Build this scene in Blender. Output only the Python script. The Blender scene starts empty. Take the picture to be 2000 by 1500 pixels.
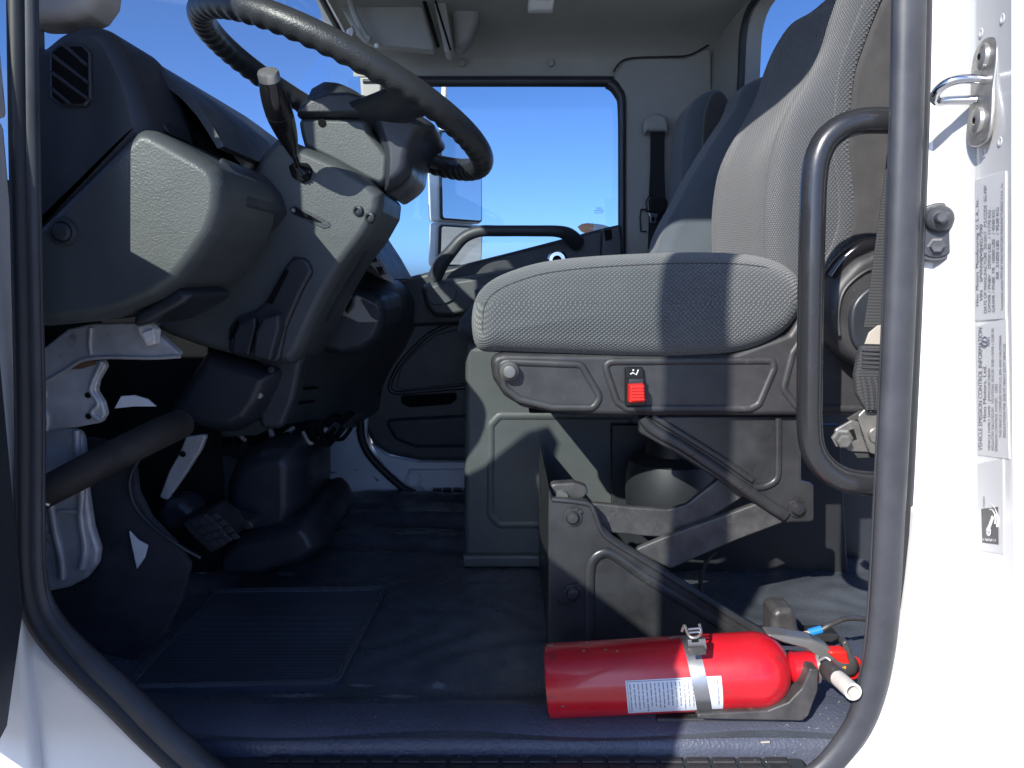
import bpy, bmesh, math, random
from mathutils import Vector, Matrix
R = math.radians
random.seed(7)
S = bpy.context.scene
COL = S.collection
# ------------------------------------------------------------ camera
PITCH = R(8.0)
cd = bpy.data.cameras.new('camera'); cam = bpy.data.objects.new('camera', cd); COL.objects.link(cam)
cd.sensor_width = 36; cd.lens = 27.0; cd.clip_start = 0.02; cd.clip_end = 6000
cam.location = (0, 0, 0); cam.rotation_euler = (R(90) - PITCH, 0, 0)
S.camera = cam
S.render.resolution_x = 1024; S.render.resolution_y = 768
# ------------------------------------------------------------ world, sun, exposure
SUN = Vector((0.56, 1.0, -0.70)).normalized()          # travel direction of the light
elev = math.asin(-SUN.z)
w = bpy.data.worlds.new('World'); S.world = w; w.use_nodes = True
nt = w.node_tree
sky = nt.nodes.new('ShaderNodeTexSky'); sky.sky_type = 'NISHITA'; sky.sun_disc = False
sky.sun_elevation = elev
sky.sun_rotation = math.atan2(-SUN.x, -SUN.y)
sky.altitude = 500; sky.air_density = 0.43; sky.dust_density = 1.7; sky.ozone_density = 10.0
bg = nt.nodes['Background']; bg.inputs[1].default_value = 0.15
nt.links.new(sky.outputs[0], bg.inputs[0])
sl = bpy.data.lights.new('sun', 'SUN'); sl.energy = 4.2; sl.angle = R(0.53); sl.color = (1.0, 0.95, 0.87)
so = bpy.data.objects.new('sun', sl); COL.objects.link(so)
so.rotation_euler = SUN.to_track_quat('-Z', 'Y').to_euler()
S.view_settings.view_transform = 'Standard'; S.view_settings.look = 'None'
S.view_settings.exposure = 0.80; S.view_settings.gamma = 1.0
try:
    S.cycles.max_bounces = 8; S.cycles.diffuse_bounces = 4; S.cycles.glossy_bounces = 4
    S.cycles.transparent_max_bounces = 12
except Exception: pass
# ------------------------------------------------------------ geometry helpers
CT, ST = math.cos(PITCH), math.sin(PITCH)
def ray(px, py):
    a = (px - 1000) / 1500; b = (750 - py) / 1500
    return Vector((a, CT + b * ST, -ST + b * CT))
def W(px, py, Y):                                       # point of the place at distance Y
    d = ray(px, py); return d * (Y / d.y)
def G(px, py, z):
    d = ray(px, py); return d * (z / d.z)
def XZ(pts, Y): return [(W(p[0], p[1], Y).x, W(p[0], p[1], Y).z) for p in pts]

def catmull(P, n=6, closed=True):
    out = []; N = len(P); P = [Vector(p) for p in P]
    rng = range(N) if closed else range(N - 1)
    for i in rng:
        if closed: a, b, c, d = P[(i - 1) % N], P[i], P[(i + 1) % N], P[(i + 2) % N]
        else: a, b, c, d = P[max(i - 1, 0)], P[i], P[i + 1], P[min(i + 2, N - 1)]
        for k in range(n):
            t = k / n
            out.append(0.5 * ((2 * b) + (c - a) * t + (2 * a - 5 * b + 4 * c - d) * t * t + (3 * b - a - 3 * c + d) * t ** 3))
    if not closed: out.append(P[-1])
    return out
def fillet(P, rad, n=5):
    P = [Vector(p) for p in P]; N = len(P); out = []
    for i in range(N):
        a, b, c = P[i - 1], P[i], P[(i + 1) % N]
        u = (a - b); v = (c - b); lu, lv = u.length, v.length
        if lu < 1e-6 or lv < 1e-6: continue
        u /= lu; v /= lv
        ang = u.angle(v)
        if ang > R(170): out.append(b); continue
        d = min(rad / math.tan(ang / 2), lu * .48, lv * .48)
        p0, p1 = b + u * d, b + v * d
        for k in range(n + 1):
            t = k / n
            out.append(p0 * (1 - t) ** 2 + b * 2 * t * (1 - t) + p1 * t * t)
    return out
def area(P): return sum(P[i - 1][0] * P[i][1] - P[i][0] * P[i - 1][1] for i in range(len(P))) / 2
def clean(P):
    Q = []
    for p in P:
        if not Q or (p - Q[-1]).length > 2e-4: Q.append(p)
    if (Q[0] - Q[-1]).length < 2e-4: Q.pop()
    return Q
def inset(P, d):
    N = len(P); out = []
    if abs(d) < 1e-9: return [p.copy() for p in P]
    for i in range(N):
        a, b, c = P[i - 1], P[i], P[(i + 1) % N]
        e1 = (b - a).normalized(); e2 = (c - b).normalized()
        n1 = Vector((-e1.y, e1.x)); n2 = Vector((-e2.y, e2.x))
        n = n1 + n2
        n = n1 if n.length < 1e-6 else n.normalized()
        k = max(n.dot(n1), .42)
        out.append(b + n * (d / k))
    for it in range(6):                                 # collapse edges that turned over
        bad = False
        for i in range(N):
            j = (i + 1) % N
            if (out[j] - out[i]).dot(P[j] - P[i]) < 0:
                m = (out[i] + out[j]) / 2; out[i] = m.copy(); out[j] = m.copy(); bad = True
        if not bad: break
    return out
def shaped(P, d, cr, sm):
    Q = inset(P, d)
    if cr: Q = fillet_n(Q, P, max(cr - d, cr * .25))
    if sm: Q = catmull(Q, sm)
    return Q
def fillet_n(P, P0, rad, n=5):                          # every corner gives n+1 points, so rings stay matched
    N = len(P); out = []
    for i in range(N):
        a, b, c = P[i - 1], P[i], P[(i + 1) % N]
        u = (a - b); v = (c - b); lu, lv = u.length, v.length
        u0 = P0[i - 1] - P0[i]; v0 = P0[(i + 1) % N] - P0[i]
        ang = max(u0.angle(v0), .15)
        if lu > 1e-9: u /= lu
        if lv > 1e-9: v /= lv
        d = rad / math.tan(ang / 2)
        p0, p1 = b + u * min(d, lu * .45), b + v * min(d, lv * .45)
        for k in range(n + 1):
            t = k / n
            out.append(p0 * (1 - t) ** 2 + b * 2 * t * (1 - t) + p1 * t * t)
    return out
def finish(name, bm, mat, parent=None, smooth=True, ang=38, wn=False, label=None):
    bmesh.ops.remove_doubles(bm, verts=bm.verts, dist=1e-6)
    bmesh.ops.recalc_face_normals(bm, faces=bm.faces)
    me = bpy.data.meshes.new(name); bm.to_mesh(me); bm.free()
    return finish_me(name, me, mat, parent, smooth, ang, wn, label)
def finish_me(name, me, mat, parent=None, smooth=True, ang=38, wn=False, label=None):
    if smooth:
        me.shade_smooth(); me.set_sharp_from_angle(angle=R(ang))
    o = bpy.data.objects.new(name, me); COL.objects.link(o)
    me.materials.append(mat)
    if parent: o.parent = parent; o.matrix_parent_inverse = Matrix.Translation(-parent.location)
    if wn:
        m = o.modifiers.new('wn', 'WEIGHTED_NORMAL'); m.keep_sharp = True
    if label: o['label'] = label
    return o
def bridge(bm, L0, L1, closed=True):
    n = len(L0)
    for i in range(n if closed else n - 1):
        j = (i + 1) % n
        try: bm.faces.new((L0[i], L0[j], L1[j], L1[i]))
        except ValueError: pass
def rprism(name, pts, Y0, Y1, mat, parent=None, r=.006, rd=None, dome=0, dsteps=5, steps=4, cr=None, sm=None, back=True, ang=40, ret=False, place=None, label=None):
    """rounded slab: outline pts in the X-Z plane, from Y0 (near) to Y1"""
    P = clean([Vector(p) for p in pts])
    if area(P) < 0: P.reverse()
    ins = lambda d: shaped(P, d, cr, sm)
    if rd is None: rd = r
    rd = min(rd, abs(Y1 - Y0) * .49)
    bm = bmesh.new(); loops = []
    def ring(Q, Y): 
        L = [bm.verts.new((q[0], Y, q[1]) if place is None else place(q[0], Y, q[1])) for q in Q]; loops.append([v.co.copy() for v in L]); return L
    prev = None; first = None
    for k in range(steps + 1):
        a = k / steps * math.pi / 2
        L = ring(ins(r * (1 - math.sin(a))), Y0 + rd * (1 - math.cos(a)))
        if prev: bridge(bm, prev, L)
        else: first = L; fi = ins(r)
        prev = L
    if back:
        for k in range(steps + 1):
            a = (1 - k / steps) * math.pi / 2
            L = ring(ins(r * (1 - math.sin(a))), Y1 - rd * (1 - math.cos(a)))
            bridge(bm, prev, L); prev = L
        bm.faces.new(prev)
    else:
        L = ring(ins(0), Y1); bridge(bm, prev, L); bm.faces.new(L)
    if dome:
        c = sum(fi, Vector((0, 0))) / len(fi); prev = first
        for k in range(1, dsteps):
            s = 1 - k / dsteps
            L = ring([c + (q - c) * s for q in fi], Y0 - dome * (1 - s * s)); bridge(bm, prev, L); prev = L
        v = bm.verts.new((c[0], Y0 - dome, c[1]) if place is None else place(c[0], Y0 - dome, c[1]))
        for i in range(len(prev)): bm.faces.new((prev[i], prev[(i + 1) % len(prev)], v))
    else: bm.faces.new(first)
    o = finish(name, bm, mat, parent, ang=ang, wn=not dome, label=label)
    return (o, loops) if ret else o
def PP(name, px, Y0, Y1, mat, parent=None, **k):        # slab whose outline is measured in the photo at distance Y0
    return rprism(name, XZ(px, Y0), Y0, Y1, mat, parent, **k)
def tube(name, path, rad, mat, parent=None, seg=14, sm=6, closed=False, flat=None, rfun=None, cap=True, label=None, up=None, section=None, ang=50):
    P = [Vector(p) for p in path]
    if isinstance(rad, (int, float)): rads = [rad] * len(P)
    else: rads = list(rad)
    if sm:
        Q = catmull([Vector((*p, r)) for p, r in zip(P, rads)], sm, closed)
        P = [Vector(q[:3]) for q in Q]; rads = [q[3] for q in Q]
    N = len(P); T = []
    for i in range(N):
        if closed: t = P[(i + 1) % N] - P[i - 1]
        else: t = P[min(i + 1, N - 1)] - P[max(i - 1, 0)]
        T.append(t.normalized())
    n = Vector(up) if up else (Vector((0, 1, 0)) if abs(T[0].y) < .9 else Vector((0, 0, 1)))
    bm = bmesh.new(); prev = None; first = None
    for i in range(N):
        if up: n = Vector(up)
        n = (n - T[i] * n.dot(T[i])).normalized(); b = T[i].cross(n)
        L = []
        if section:
            for (u, v) in section: L.append(bm.verts.new(P[i] + n * u * rads[i] + b * v * rads[i]))
        else:
            for k in range(seg):
                a = 2 * math.pi * k / seg
                rr = rads[i] * (rfun(i / (N - 1), a) if rfun else 1)
                L.append(bm.verts.new(P[i] + n * math.cos(a) * rr * (flat or 1) + b * math.sin(a) * rr))
        if prev: bridge(bm, prev, L)
        else: first = L
        prev = L
    if closed: bridge(bm, prev, first)
    elif cap: bm.faces.new(first); bm.faces.new(prev)
    return finish(name, bm, mat, parent, ang=ang, label=label)
def lathe(name, prof, org, axis, mat, parent=None, seg=32, ang=40, rf=None, label=None):
    ax = Vector(axis).normalized(); q = ax.to_track_quat('Z', 'Y'); org = Vector(org)
    bm = bmesh.new(); prev = None
    for (r, h) in prof:
        L = []
        for k in range(seg):
            a = 2 * math.pi * k / seg
            rr = r * (rf(a, h) if rf else 1)
            L.append(bm.verts.new(org + q @ Vector((math.cos(a) * rr, math.sin(a) * rr, h))))
        if prev: bridge(bm, prev, L)
        else: bm.faces.new(L) if r > 1e-5 else None
        prev = L
    if prof[-1][0] > 1e-5: bm.faces.new(prev)
    return finish(name, bm, mat, parent, ang=ang, label=label)
def loft(name, secs, mat, parent=None, closed=True, cap=True, ang=50, wn=False, sm=0, label=None):
    if sm:
        n = len(secs[0]); cols = [catmull([s[i] for s in secs], sm, False) for i in range(n)]
        secs = [[cols[i][k] for i in range(n)] for k in range(len(cols[0]))]
    bm = bmesh.new(); prev = None; first = None
    for s in secs:
        L = [bm.verts.new(p) for p in s]
        if prev: bridge(bm, prev, L, closed)
        else: first = L
        prev = L
    if cap and closed: bm.faces.new(first); bm.faces.new(prev)
    return finish(name, bm, mat, parent, ang=ang, wn=wn, label=label)
def box(name, lo, hi, mat, parent=None, bev=.003, rot=None, label=None):
    lo = Vector(lo); hi = Vector(hi); c = (lo + hi) / 2; d = (hi - lo) / 2
    bm = bmesh.new(); bmesh.ops.create_cube(bm, size=2)
    for v in bm.verts: v.co = Vector((v.co.x * d.x, v.co.y * d.y, v.co.z * d.z))
    if bev:
        bmesh.ops.bevel(bm, geom=bm.edges[:], offset=min(bev, min(d) * .9), segments=2, profile=.5, affect='EDGES')
    for v in bm.verts:
        v.co = (rot @ v.co if rot else v.co) + c
    return finish(name, bm, mat, parent, ang=60, wn=bool(bev), label=label)
def thing(name, label, cat, loc=(0, 0, 0), group=None):
    o = bpy.data.objects.new(name, None); COL.objects.link(o); o.location = loc; o.empty_display_size = .02
    o['label'] = label; o['category'] = cat
    if group: o['group'] = group
    return o
def tag(o, label, cat, group=None):
    o['label'] = label; o['category'] = cat
    if group: o['group'] = group
    return o
def struct(o, label=None):
    o['kind'] = 'structure'
    if label: o['label'] = label
    return o
def text(name, s, size, org, rt, up, mat, parent=None, xs=1.0, al='LEFT', ext=.0003, lift=.0008, bold=0):
    cu = bpy.data.curves.new(name, 'FONT'); cu.body = s; cu.size = size; cu.extrude = ext; cu.align_x = al; cu.offset = bold
    t = bpy.data.objects.new(name, cu); COL.objects.link(t)
    bpy.context.view_layer.update()
    me = bpy.data.meshes.new_from_object(t); bpy.data.objects.remove(t); bpy.data.curves.remove(cu)
    rt = Vector(rt).normalized(); up = Vector(up).normalized(); n = rt.cross(up)
    for v in me.vertices:
        v.co = Vector(org) + rt * v.co.x * xs + up * v.co.y + n * (v.co.z + lift)
    me.materials.clear()
    return finish_me(name, me, mat, parent, smooth=False)
# ------------------------------------------------------------ materials
def M(name, col, rough=.5, metal=0, spec=.5, grain=None, gs=.3, var=0, vs=6, dirt=None, coat=0, sheen=0, rv=0):
    m = bpy.data.materials.new(name); m.use_nodes = True; t = m.node_tree; b = t.nodes['Principled BSDF']; L = t.links
    b.inputs['Base Color'].default_value = (*col, 1); b.inputs['Roughness'].default_value = rough
    b.inputs['Metallic'].default_value = metal; b.inputs['Specular IOR Level'].default_value = spec
    b.inputs['Coat Weight'].default_value = coat; b.inputs['Sheen Weight'].default_value = sheen
    tc = t.nodes.new('ShaderNodeTexCoord')
    cur = None
    def noise(sc, det=4, ro=.6):
        n = t.nodes.new('ShaderNodeTexNoise'); n.inputs['Scale'].default_value = sc; n.inputs['Detail'].default_value = det
        n.inputs['Roughness'].default_value = ro
        L.new(tc.outputs['Object'], n.inputs['Vector']); return n
    def ramp(src, a, b_):
        r = t.nodes.new('ShaderNodeMapRange'); r.inputs[1].default_value = a; r.inputs[2].default_value = b_
        L.new(src, r.inputs[0]); return r.outputs[0]
    def mix(fac, A, B):
        x = t.nodes.new('ShaderNodeMix'); x.data_type = 'RGBA'
        L.new(fac, x.inputs[0])
        if isinstance(A, tuple): x.inputs[6].default_value = (*A, 1)
        else: L.new(A, x.inputs[6])
        x.inputs[7].default_value = (*B, 1); return x.outputs[2]
    cout = None
    if var:
        n = noise(vs, 5); f = ramp(n.outputs[0], .35, .65)
        cout = mix(f, tuple(c * (1 - var) for c in col), tuple(min(1, c * (1 + var)) for c in col))
    if dirt:                                            # (colour, scale, lo, hi)
        for (dc, dsc, lo, hi) in (dirt if isinstance(dirt, list) else [dirt]):
            n = noise(dsc, 8, .7); f = ramp(n.outputs[0], lo, hi)
            cout = mix(f, cout if cout is not None else col, dc)
    if cout is not None: L.new(cout, b.inputs['Base Color'])
    if rv:
        n = noise(14, 6); r = t.nodes.new('ShaderNodeMapRange'); r.inputs[1].default_value = .3; r.inputs[2].default_value = .7
        r.inputs[3].default_value = max(.02, rough - rv); r.inputs[4].default_value = min(1, rough + rv)
        L.new(n.outputs[0], r.inputs[0]); L.new(r.outputs[0], b.inputs['Roughness'])
    if grain:
        bp = t.nodes.new('ShaderNodeBump'); bp.inputs['Strength'].default_value = gs; bp.inputs['Distance'].default_value = .001
        if grain[0] == 'leather':
            v = t.nodes.new('ShaderNodeTexVoronoi'); v.feature = 'SMOOTH_F1'; v.inputs['Scale'].default_value = grain[1]
            n = noise(grain[1] * .6, 3)
            wv = t.nodes.new('ShaderNodeVectorMath'); wv.operation = 'MULTIPLY_ADD'; wv.inputs[1].default_value = (.006,) * 3
            L.new(n.outputs['Color'], wv.inputs[0]); L.new(tc.outputs['Object'], wv.inputs[2]); L.new(wv.outputs[0], v.inputs['Vector'])
            L.new(v.outputs['Distance'], bp.inputs['Height'])
        elif grain[0] == 'noise':
            n = noise(grain[1], 4); L.new(n.outputs[0], bp.inputs['Height'])
        elif grain[0] in ('weave_h', 'weave_v'):
            sp = t.nodes.new('ShaderNodeSeparateXYZ'); L.new(tc.outputs['Object'], sp.inputs[0])
            def mth(op, a, b_=None):
                if op == 'MULTIPLY_ADD_':
                    g_ = mth('GREATER_THAN', a, -.045); return mth('SUBTRACT', mth('MULTIPLY', g_, 2.0), 1.0)
                q = t.nodes.new('ShaderNodeMath'); q.operation = op
                for i, s_ in enumerate((a, b_)):
                    if s_ is None: continue
                    if isinstance(s_, (int, float)): q.inputs[i].default_value = s_
                    else: L.new(s_, q.inputs[i])
                return q.outputs[0]
            if grain[0] == 'weave_h': u = sp.outputs[0]; v = mth('ADD', sp.outputs[2], mth('MULTIPLY', mth('SUBTRACT', sp.outputs[1], 1.265), mth('MULTIPLY_ADD_', sp.outputs[2])))
            else: u = mth('SUBTRACT', sp.outputs[1], sp.outputs[0]); v = sp.outputs[2]
            k = grain[1]
            p = mth('MULTIPLY', mth('ADD', u, mth('MULTIPLY', v, .9)), k); q = mth('MULTIPLY', mth('SUBTRACT', u, mth('MULTIPLY', v, .9)), k)
            h = mth('MULTIPLY', mth('SINE', p), mth('SINE', q))
            h2 = mth('ABSOLUTE', h)
            L.new(h2, bp.inputs['Height']); bp.inputs['Distance'].default_value = .002
            f = mth('MULTIPLY', h2, .8)
            cc = mix(f, tuple(c * .7 for c in col), tuple(c * 1.7 for c in col))
            n = noise(5, 4); f2 = ramp(n.outputs[0], .35, .7)
            x = t.nodes.new('ShaderNodeMix'); x.data_type = 'RGBA'; x.blend_type = 'MULTIPLY'; x.inputs[0].default_value = 1
            L.new(cc, x.inputs[6]); cr_ = t.nodes.new('ShaderNodeMapRange'); cr_.inputs[3].default_value = .9; cr_.inputs[4].default_value = 1.18
            L.new(f2, cr_.inputs[0]); L.new(cr_.outputs[0], x.inputs[7]); L.new(x.outputs[2], b.inputs['Base Color'])
        elif grain[0] == 'ribs':
            wv = t.nodes.new('ShaderNodeTexWave'); wv.inputs['Scale'].default_value = grain[1]; wv.bands_direction = grain[2]
            wv.inputs['Distortion'].default_value = 1.0; wv.inputs['Detail Scale'].default_value = .4
            L.new(tc.outputs['Object'], wv.inputs['Vector']); L.new(wv.outputs['Fac'], bp.inputs['Height'])
            bp.inputs['Distance'].default_value = .002
        L.new(bp.outputs[0], b.inputs['Normal'])
    return m
DUST = (.16, .16, .15)
m_dash = M('dash_plastic', (.066, .075, .077), .46, grain=('leather', 400), gs=.32, var=.12, rv=.08)
m_dash2 = M('dash_plastic_dark', (.034, .040, .048), .45, grain=('leather', 380), gs=.35, var=.15, rv=.08)
m_smooth = M('smooth_black_plastic', (.026, .030, .038), .38, grain=('noise', 500), gs=.08, var=.2, rv=.1)
m_black = M('black', (.008, .009, .010), .9, spec=.1, var=.2)
m_gloss = M('gloss_black', (.012, .012, .014), .12, rv=.05)
m_wheel = M('wheel_leather', (.030, .032, .034), .36, grain=('leather', 420), gs=.5, rv=.08)
m_floor = M('floor_rubber', (.078, .090, .108), .29, grain=('leather', 260), gs=.6, var=.25, vs=4, dirt=(DUST, 90, .67, .8), rv=.12)
t = m_floor.node_tree; b_ = t.nodes['Principled BSDF']; L_ = t.links
tc_ = t.nodes.new('ShaderNodeTexCoord'); base = b_.inputs['Base Color'].links[0].from_socket
nz = t.nodes.new('ShaderNodeTexNoise'); nz.inputs['Scale'].default_value = 160; nz.inputs['Detail'].default_value = 6; L_.new(tc_.outputs['Object'], nz.inputs[0])
for (cx, cy, ax_, ay_) in [(*G(x, y, -.68)[:2], a_, b2) for x, y, a_, b2 in ((578, 1362, .050, .010), (782, 1364, .032, .010), (706, 1340, .022, .006), (856, 1340, .014, .012), (560, 1120, .03, .012))]:
    ms = t.nodes.new('ShaderNodeMapping'); ms.inputs['Location'].default_value = (-cx / ax_, -cy / ay_, 0); ms.inputs['Scale'].default_value = (1 / ax_, 1 / ay_, 0)
    L_.new(tc_.outputs['Object'], ms.inputs[0]); ln_ = t.nodes.new('ShaderNodeVectorMath'); ln_.operation = 'LENGTH'; L_.new(ms.outputs[0], ln_.inputs[0])
    ad_ = t.nodes.new('ShaderNodeMath'); ad_.operation = 'MULTIPLY_ADD'; ad_.inputs[1].default_value = 1.6; L_.new(nz.outputs[0], ad_.inputs[0]); L_.new(ln_.outputs['Value'], ad_.inputs[2])
    mr_ = t.nodes.new('ShaderNodeMapRange'); mr_.inputs[1].default_value = 1.75; mr_.inputs[2].default_value = 1.45; mr_.inputs[4].default_value = .8; L_.new(ad_.outputs[0], mr_.inputs[0])
    mx_ = t.nodes.new('ShaderNodeMix'); mx_.data_type = 'RGBA'; L_.new(mr_.outputs[0], mx_.inputs[0]); L_.new(base, mx_.inputs[6]); mx_.inputs[7].default_value = (.24, .26, .29, 1); base = mx_.outputs[2]
L_.new(base, b_.inputs['Base Color'])
m_mat = M('mat_rubber', (.062, .074, .098), .42, grain=('ribs', 60, 'Y'), gs=.9, var=.2)
m_sill = M('sill_rubber', (.075, .085, .12), .42, grain=('leather', 230), gs=.9, var=.15, dirt=(DUST, 110, .66, .74))
m_seal = M('seal_rubber', (.046, .049, .058), .42, grain=('noise', 160), gs=.12, var=.2, vs=12, rv=.1)
m_seal2 = M('seal_rubber_dark', (.018, .02, .024), .5, var=.2)
m_white = M('white_paint', (.74, .745, .74), .22, coat=.6, spec=.5, var=.02, vs=4)
m_whited = M('white_paint_dusty', (.74, .76, .78), .4, var=.06, vs=9, dirt=((.35, .34, .31), 26, .66, .85))
m_liner = M('headliner', (.34, .34, .31), .85, grain=('noise', 420), gs=.3, var=.05)
m_trim = M('grey_trim', (.29, .29, .27), .55, grain=('leather', 380), gs=.25, var=.05)
m_beige = M('beige_trim', (.42, .385, .34), .6, var=.05)
m_fab = M('seat_fabric', (.088, .096, .102), .9, grain=('weave_h', 390), gs=.9, sheen=.25)
m_fabv = M('seat_fabric_back', (.060, .065, .072), .9, grain=('weave_v', 470), gs=.8, sheen=.25)
m_fab2 = M('seat_side_cloth', (.044, .043, .044), .95, grain=('noise', 700), gs=.5, var=.15, vs=30, sheen=.3)
m_fabp = M('passenger_cloth', (.075, .092, .11), .95, grain=('noise', 600), gs=.3, var=.08, sheen=.2)
m_seatpl = M('seat_plastic', (.038, .038, .041), .42, grain=('noise', 800), gs=.2, var=.2, vs=20, dirt=((.13, .125, .12), 60, .62, .8), rv=.1)
m_steel_b = M('painted_steel', (.030, .031, .034), .33, spec=.6, var=.25, vs=14, dirt=((.14, .13, .12), 45, .66, .82), rv=.1)
m_arm = M('scuffed_steel_arm', (.055, .054, .055), .42, var=.3, vs=30, dirt=((.18, .165, .15), 40, .6, .8), rv=.1)
m_handle = M('handle_paint', (.022, .023, .026), .24, coat=.4, grain=('noise', 240), gs=.15, dirt=((.13, .13, .13), 70, .7, .8), rv=.1)
m_red = M('red_paint', (.52, .010, .020), .33, coat=.3, var=.12, vs=10, dirt=[((.13, .03, .04), 26, .60, .72), ((.5, .45, .45), 55, .74, .76)], rv=.1)
m_redp = M('red_plastic', (.70, .02, .015), .4)
m_zinc = M('zinc', (.48, .47, .45), .35, metal=.8, var=.15, vs=40, rv=.15, dirt=((.25, .22, .18), 60, .6, .8))
m_silver = M('silver_primer', (.50, .50, .505), .38, metal=.25, var=.3, vs=8, rv=.12, dirt=[((.10, .09, .085), 30, .6, .75), ((.34, .35, .36), 70, .68, .76)])
m_chrome = M('chrome', (.7, .7, .72), .15, metal=1, rv=.05)
m_strap = M('band_steel', (.42, .43, .45), .3, metal=.9, rv=.1)
m_clear = M('clear_plastic', (.12, .12, .118), .15, spec=.8, rv=.1)
m_label = M('label_paper', (.74, .75, .76), .5, var=.03)
m_label2 = M('extinguisher_label', (.62, .66, .74), .4)
m_ink = M('ink', (.15, .15, .19), .6)
m_pin = M('dull_pin', (.20, .20, .195), .4, metal=.5, rv=.1)
m_inkl = M('ink_light', (.25, .27, .30), .6)
m_pipe = M('grubby_pipe', (.042, .036, .032), .7, grain=('noise', 90), gs=.4, var=.35, vs=10)
m_belt = M('belt_webbing', (.032, .035, .042), .8, grain=('ribs', 220, 'Z'), gs=.9)
m_beltn = M('belt_webbing_near', (.075, .078, .085), .8, grain=('ribs', 150, 'Z'), gs=.9)
m_amber = M('amber_lens', (.9, .30, .02), .15)
m_lens = M('clear_lens', (.7, .72, .75), .1)
m_blue = M('blue_connector', (.02, .22, .62), .4)
m_wht = M('white_plastic', (.72, .70, .66), .45, var=.08, vs=40)
m_carpet = M('footwell_carpet', (.026, .030, .038), .95, grain=('noise', 300), gs=.6, var=.3, vs=14)
m_asph = M('concrete', (.33, .325, .31), .9, grain=('noise', 30), gs=.4, var=.2, vs=.3)
m_orange = M('rust', (.12, .065, .035), .7, var=.3, vs=30)
m_hill = M('hill_grass', (.10, .09, .06), .95, var=.5, vs=.08)
def glassmat(name, tint, dust_sheen=0, refl=1.0):
    m = bpy.data.materials.new(name); m.use_nodes = True; t = m.node_tree; t.nodes.clear(); L = t.links
    out = t.nodes.new('ShaderNodeOutputMaterial'); tr = t.nodes.new('ShaderNodeBsdfTransparent'); tr.inputs[0].default_value = (*tint, 1)
    gl = t.nodes.new('ShaderNodeBsdfGlossy'); gl.inputs['Roughness'].default_value = .02
    lw = t.nodes.new('ShaderNodeLayerWeight'); pw = t.nodes.new('ShaderNodeMath'); pw.operation = 'POWER'; pw.inputs[1].default_value = 4.5
    L.new(lw.outputs['Facing'], pw.inputs[0]); fr = t.nodes.new('ShaderNodeMath'); fr.operation = 'MULTIPLY_ADD'; fr.inputs[1].default_value = .75; fr.inputs[2].default_value = .025
    L.new(pw.outputs[0], fr.inputs[0])
    mx = t.nodes.new('ShaderNodeMixShader'); L.new(fr.outputs[0], mx.inputs[0]); L.new(tr.outputs[0], mx.inputs[1]); L.new(gl.outputs[0], mx.inputs[2])
    if dust_sheen:  # thin dust on the pane, painted reflection on the bands
        df = t.nodes.new('ShaderNodeBsdfDiffuse'); df.inputs[0].default_value = (.6, .6, .6, 1)
        tl = t.nodes.new('ShaderNodeBsdfTranslucent'); tl.inputs[0].default_value = (.6, .6, .6, 1)
        ad = t.nodes.new('ShaderNodeMixShader'); L.new(df.outputs[0], ad.inputs[1]); L.new(tl.outputs[0], ad.inputs[2])
        n = t.nodes.new('ShaderNodeTexNoise'); n.inputs['Scale'].default_value = 5; n.inputs['Detail'].default_value = 6
        tc = t.nodes.new('ShaderNodeTexCoord'); L.new(tc.outputs['Object'], n.inputs[0])
        mp = t.nodes.new('ShaderNodeMapRange'); mp.inputs[1].default_value = .3; mp.inputs[2].default_value = .8; mp.inputs[4].default_value = dust_sheen
        L.new(n.outputs[0], mp.inputs[0])
        m2 = t.nodes.new('ShaderNodeMixShader'); L.new(mp.outputs[0], m2.inputs[0]); L.new(mx.outputs[0], m2.inputs[1]); L.new(ad.outputs[0], m2.inputs[2]); mx = m2
    L.new(mx.outputs[0], out.inputs[0]); return m
m_glass = glassmat('window_glass', (.93, .96, .95))
m_wind = glassmat('windshield_glass', (.90, .95, .95), .008)
m_reflband = glassmat('painted_reflection', (.95, .97, .98), .24)  # whitish layer that paints a pale reflection on the windshield
m_mirror = M('mirror_glass', (.72, .76, .78), .03, metal=1)
# ------------------------------------------------------------ ground and cab shell
FZ = -.68
bm = bmesh.new(); bmesh.ops.create_grid(bm, x_segments=2, y_segments=2, size=3000)
for v in bm.verts: v.co.z = -1.9
struct(finish('ground', bm, m_asph, smooth=False))
# low hill behind the truck, seen in the mirror only
secs = []
for i in range(25):
    x = 60 + i * 6
    secs.append([Vector((x + 60, -60 + 30 * j, -1.95 + max(0, 16 * math.sin(i / 24 * math.pi) * (1 + .3 * math.sin(j * 1.7 + i * .4)) * math.sin(j / 12 * math.pi)))) for j in range(13)])
struct(loft('hill', secs, m_hill, closed=False, cap=False))

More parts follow.
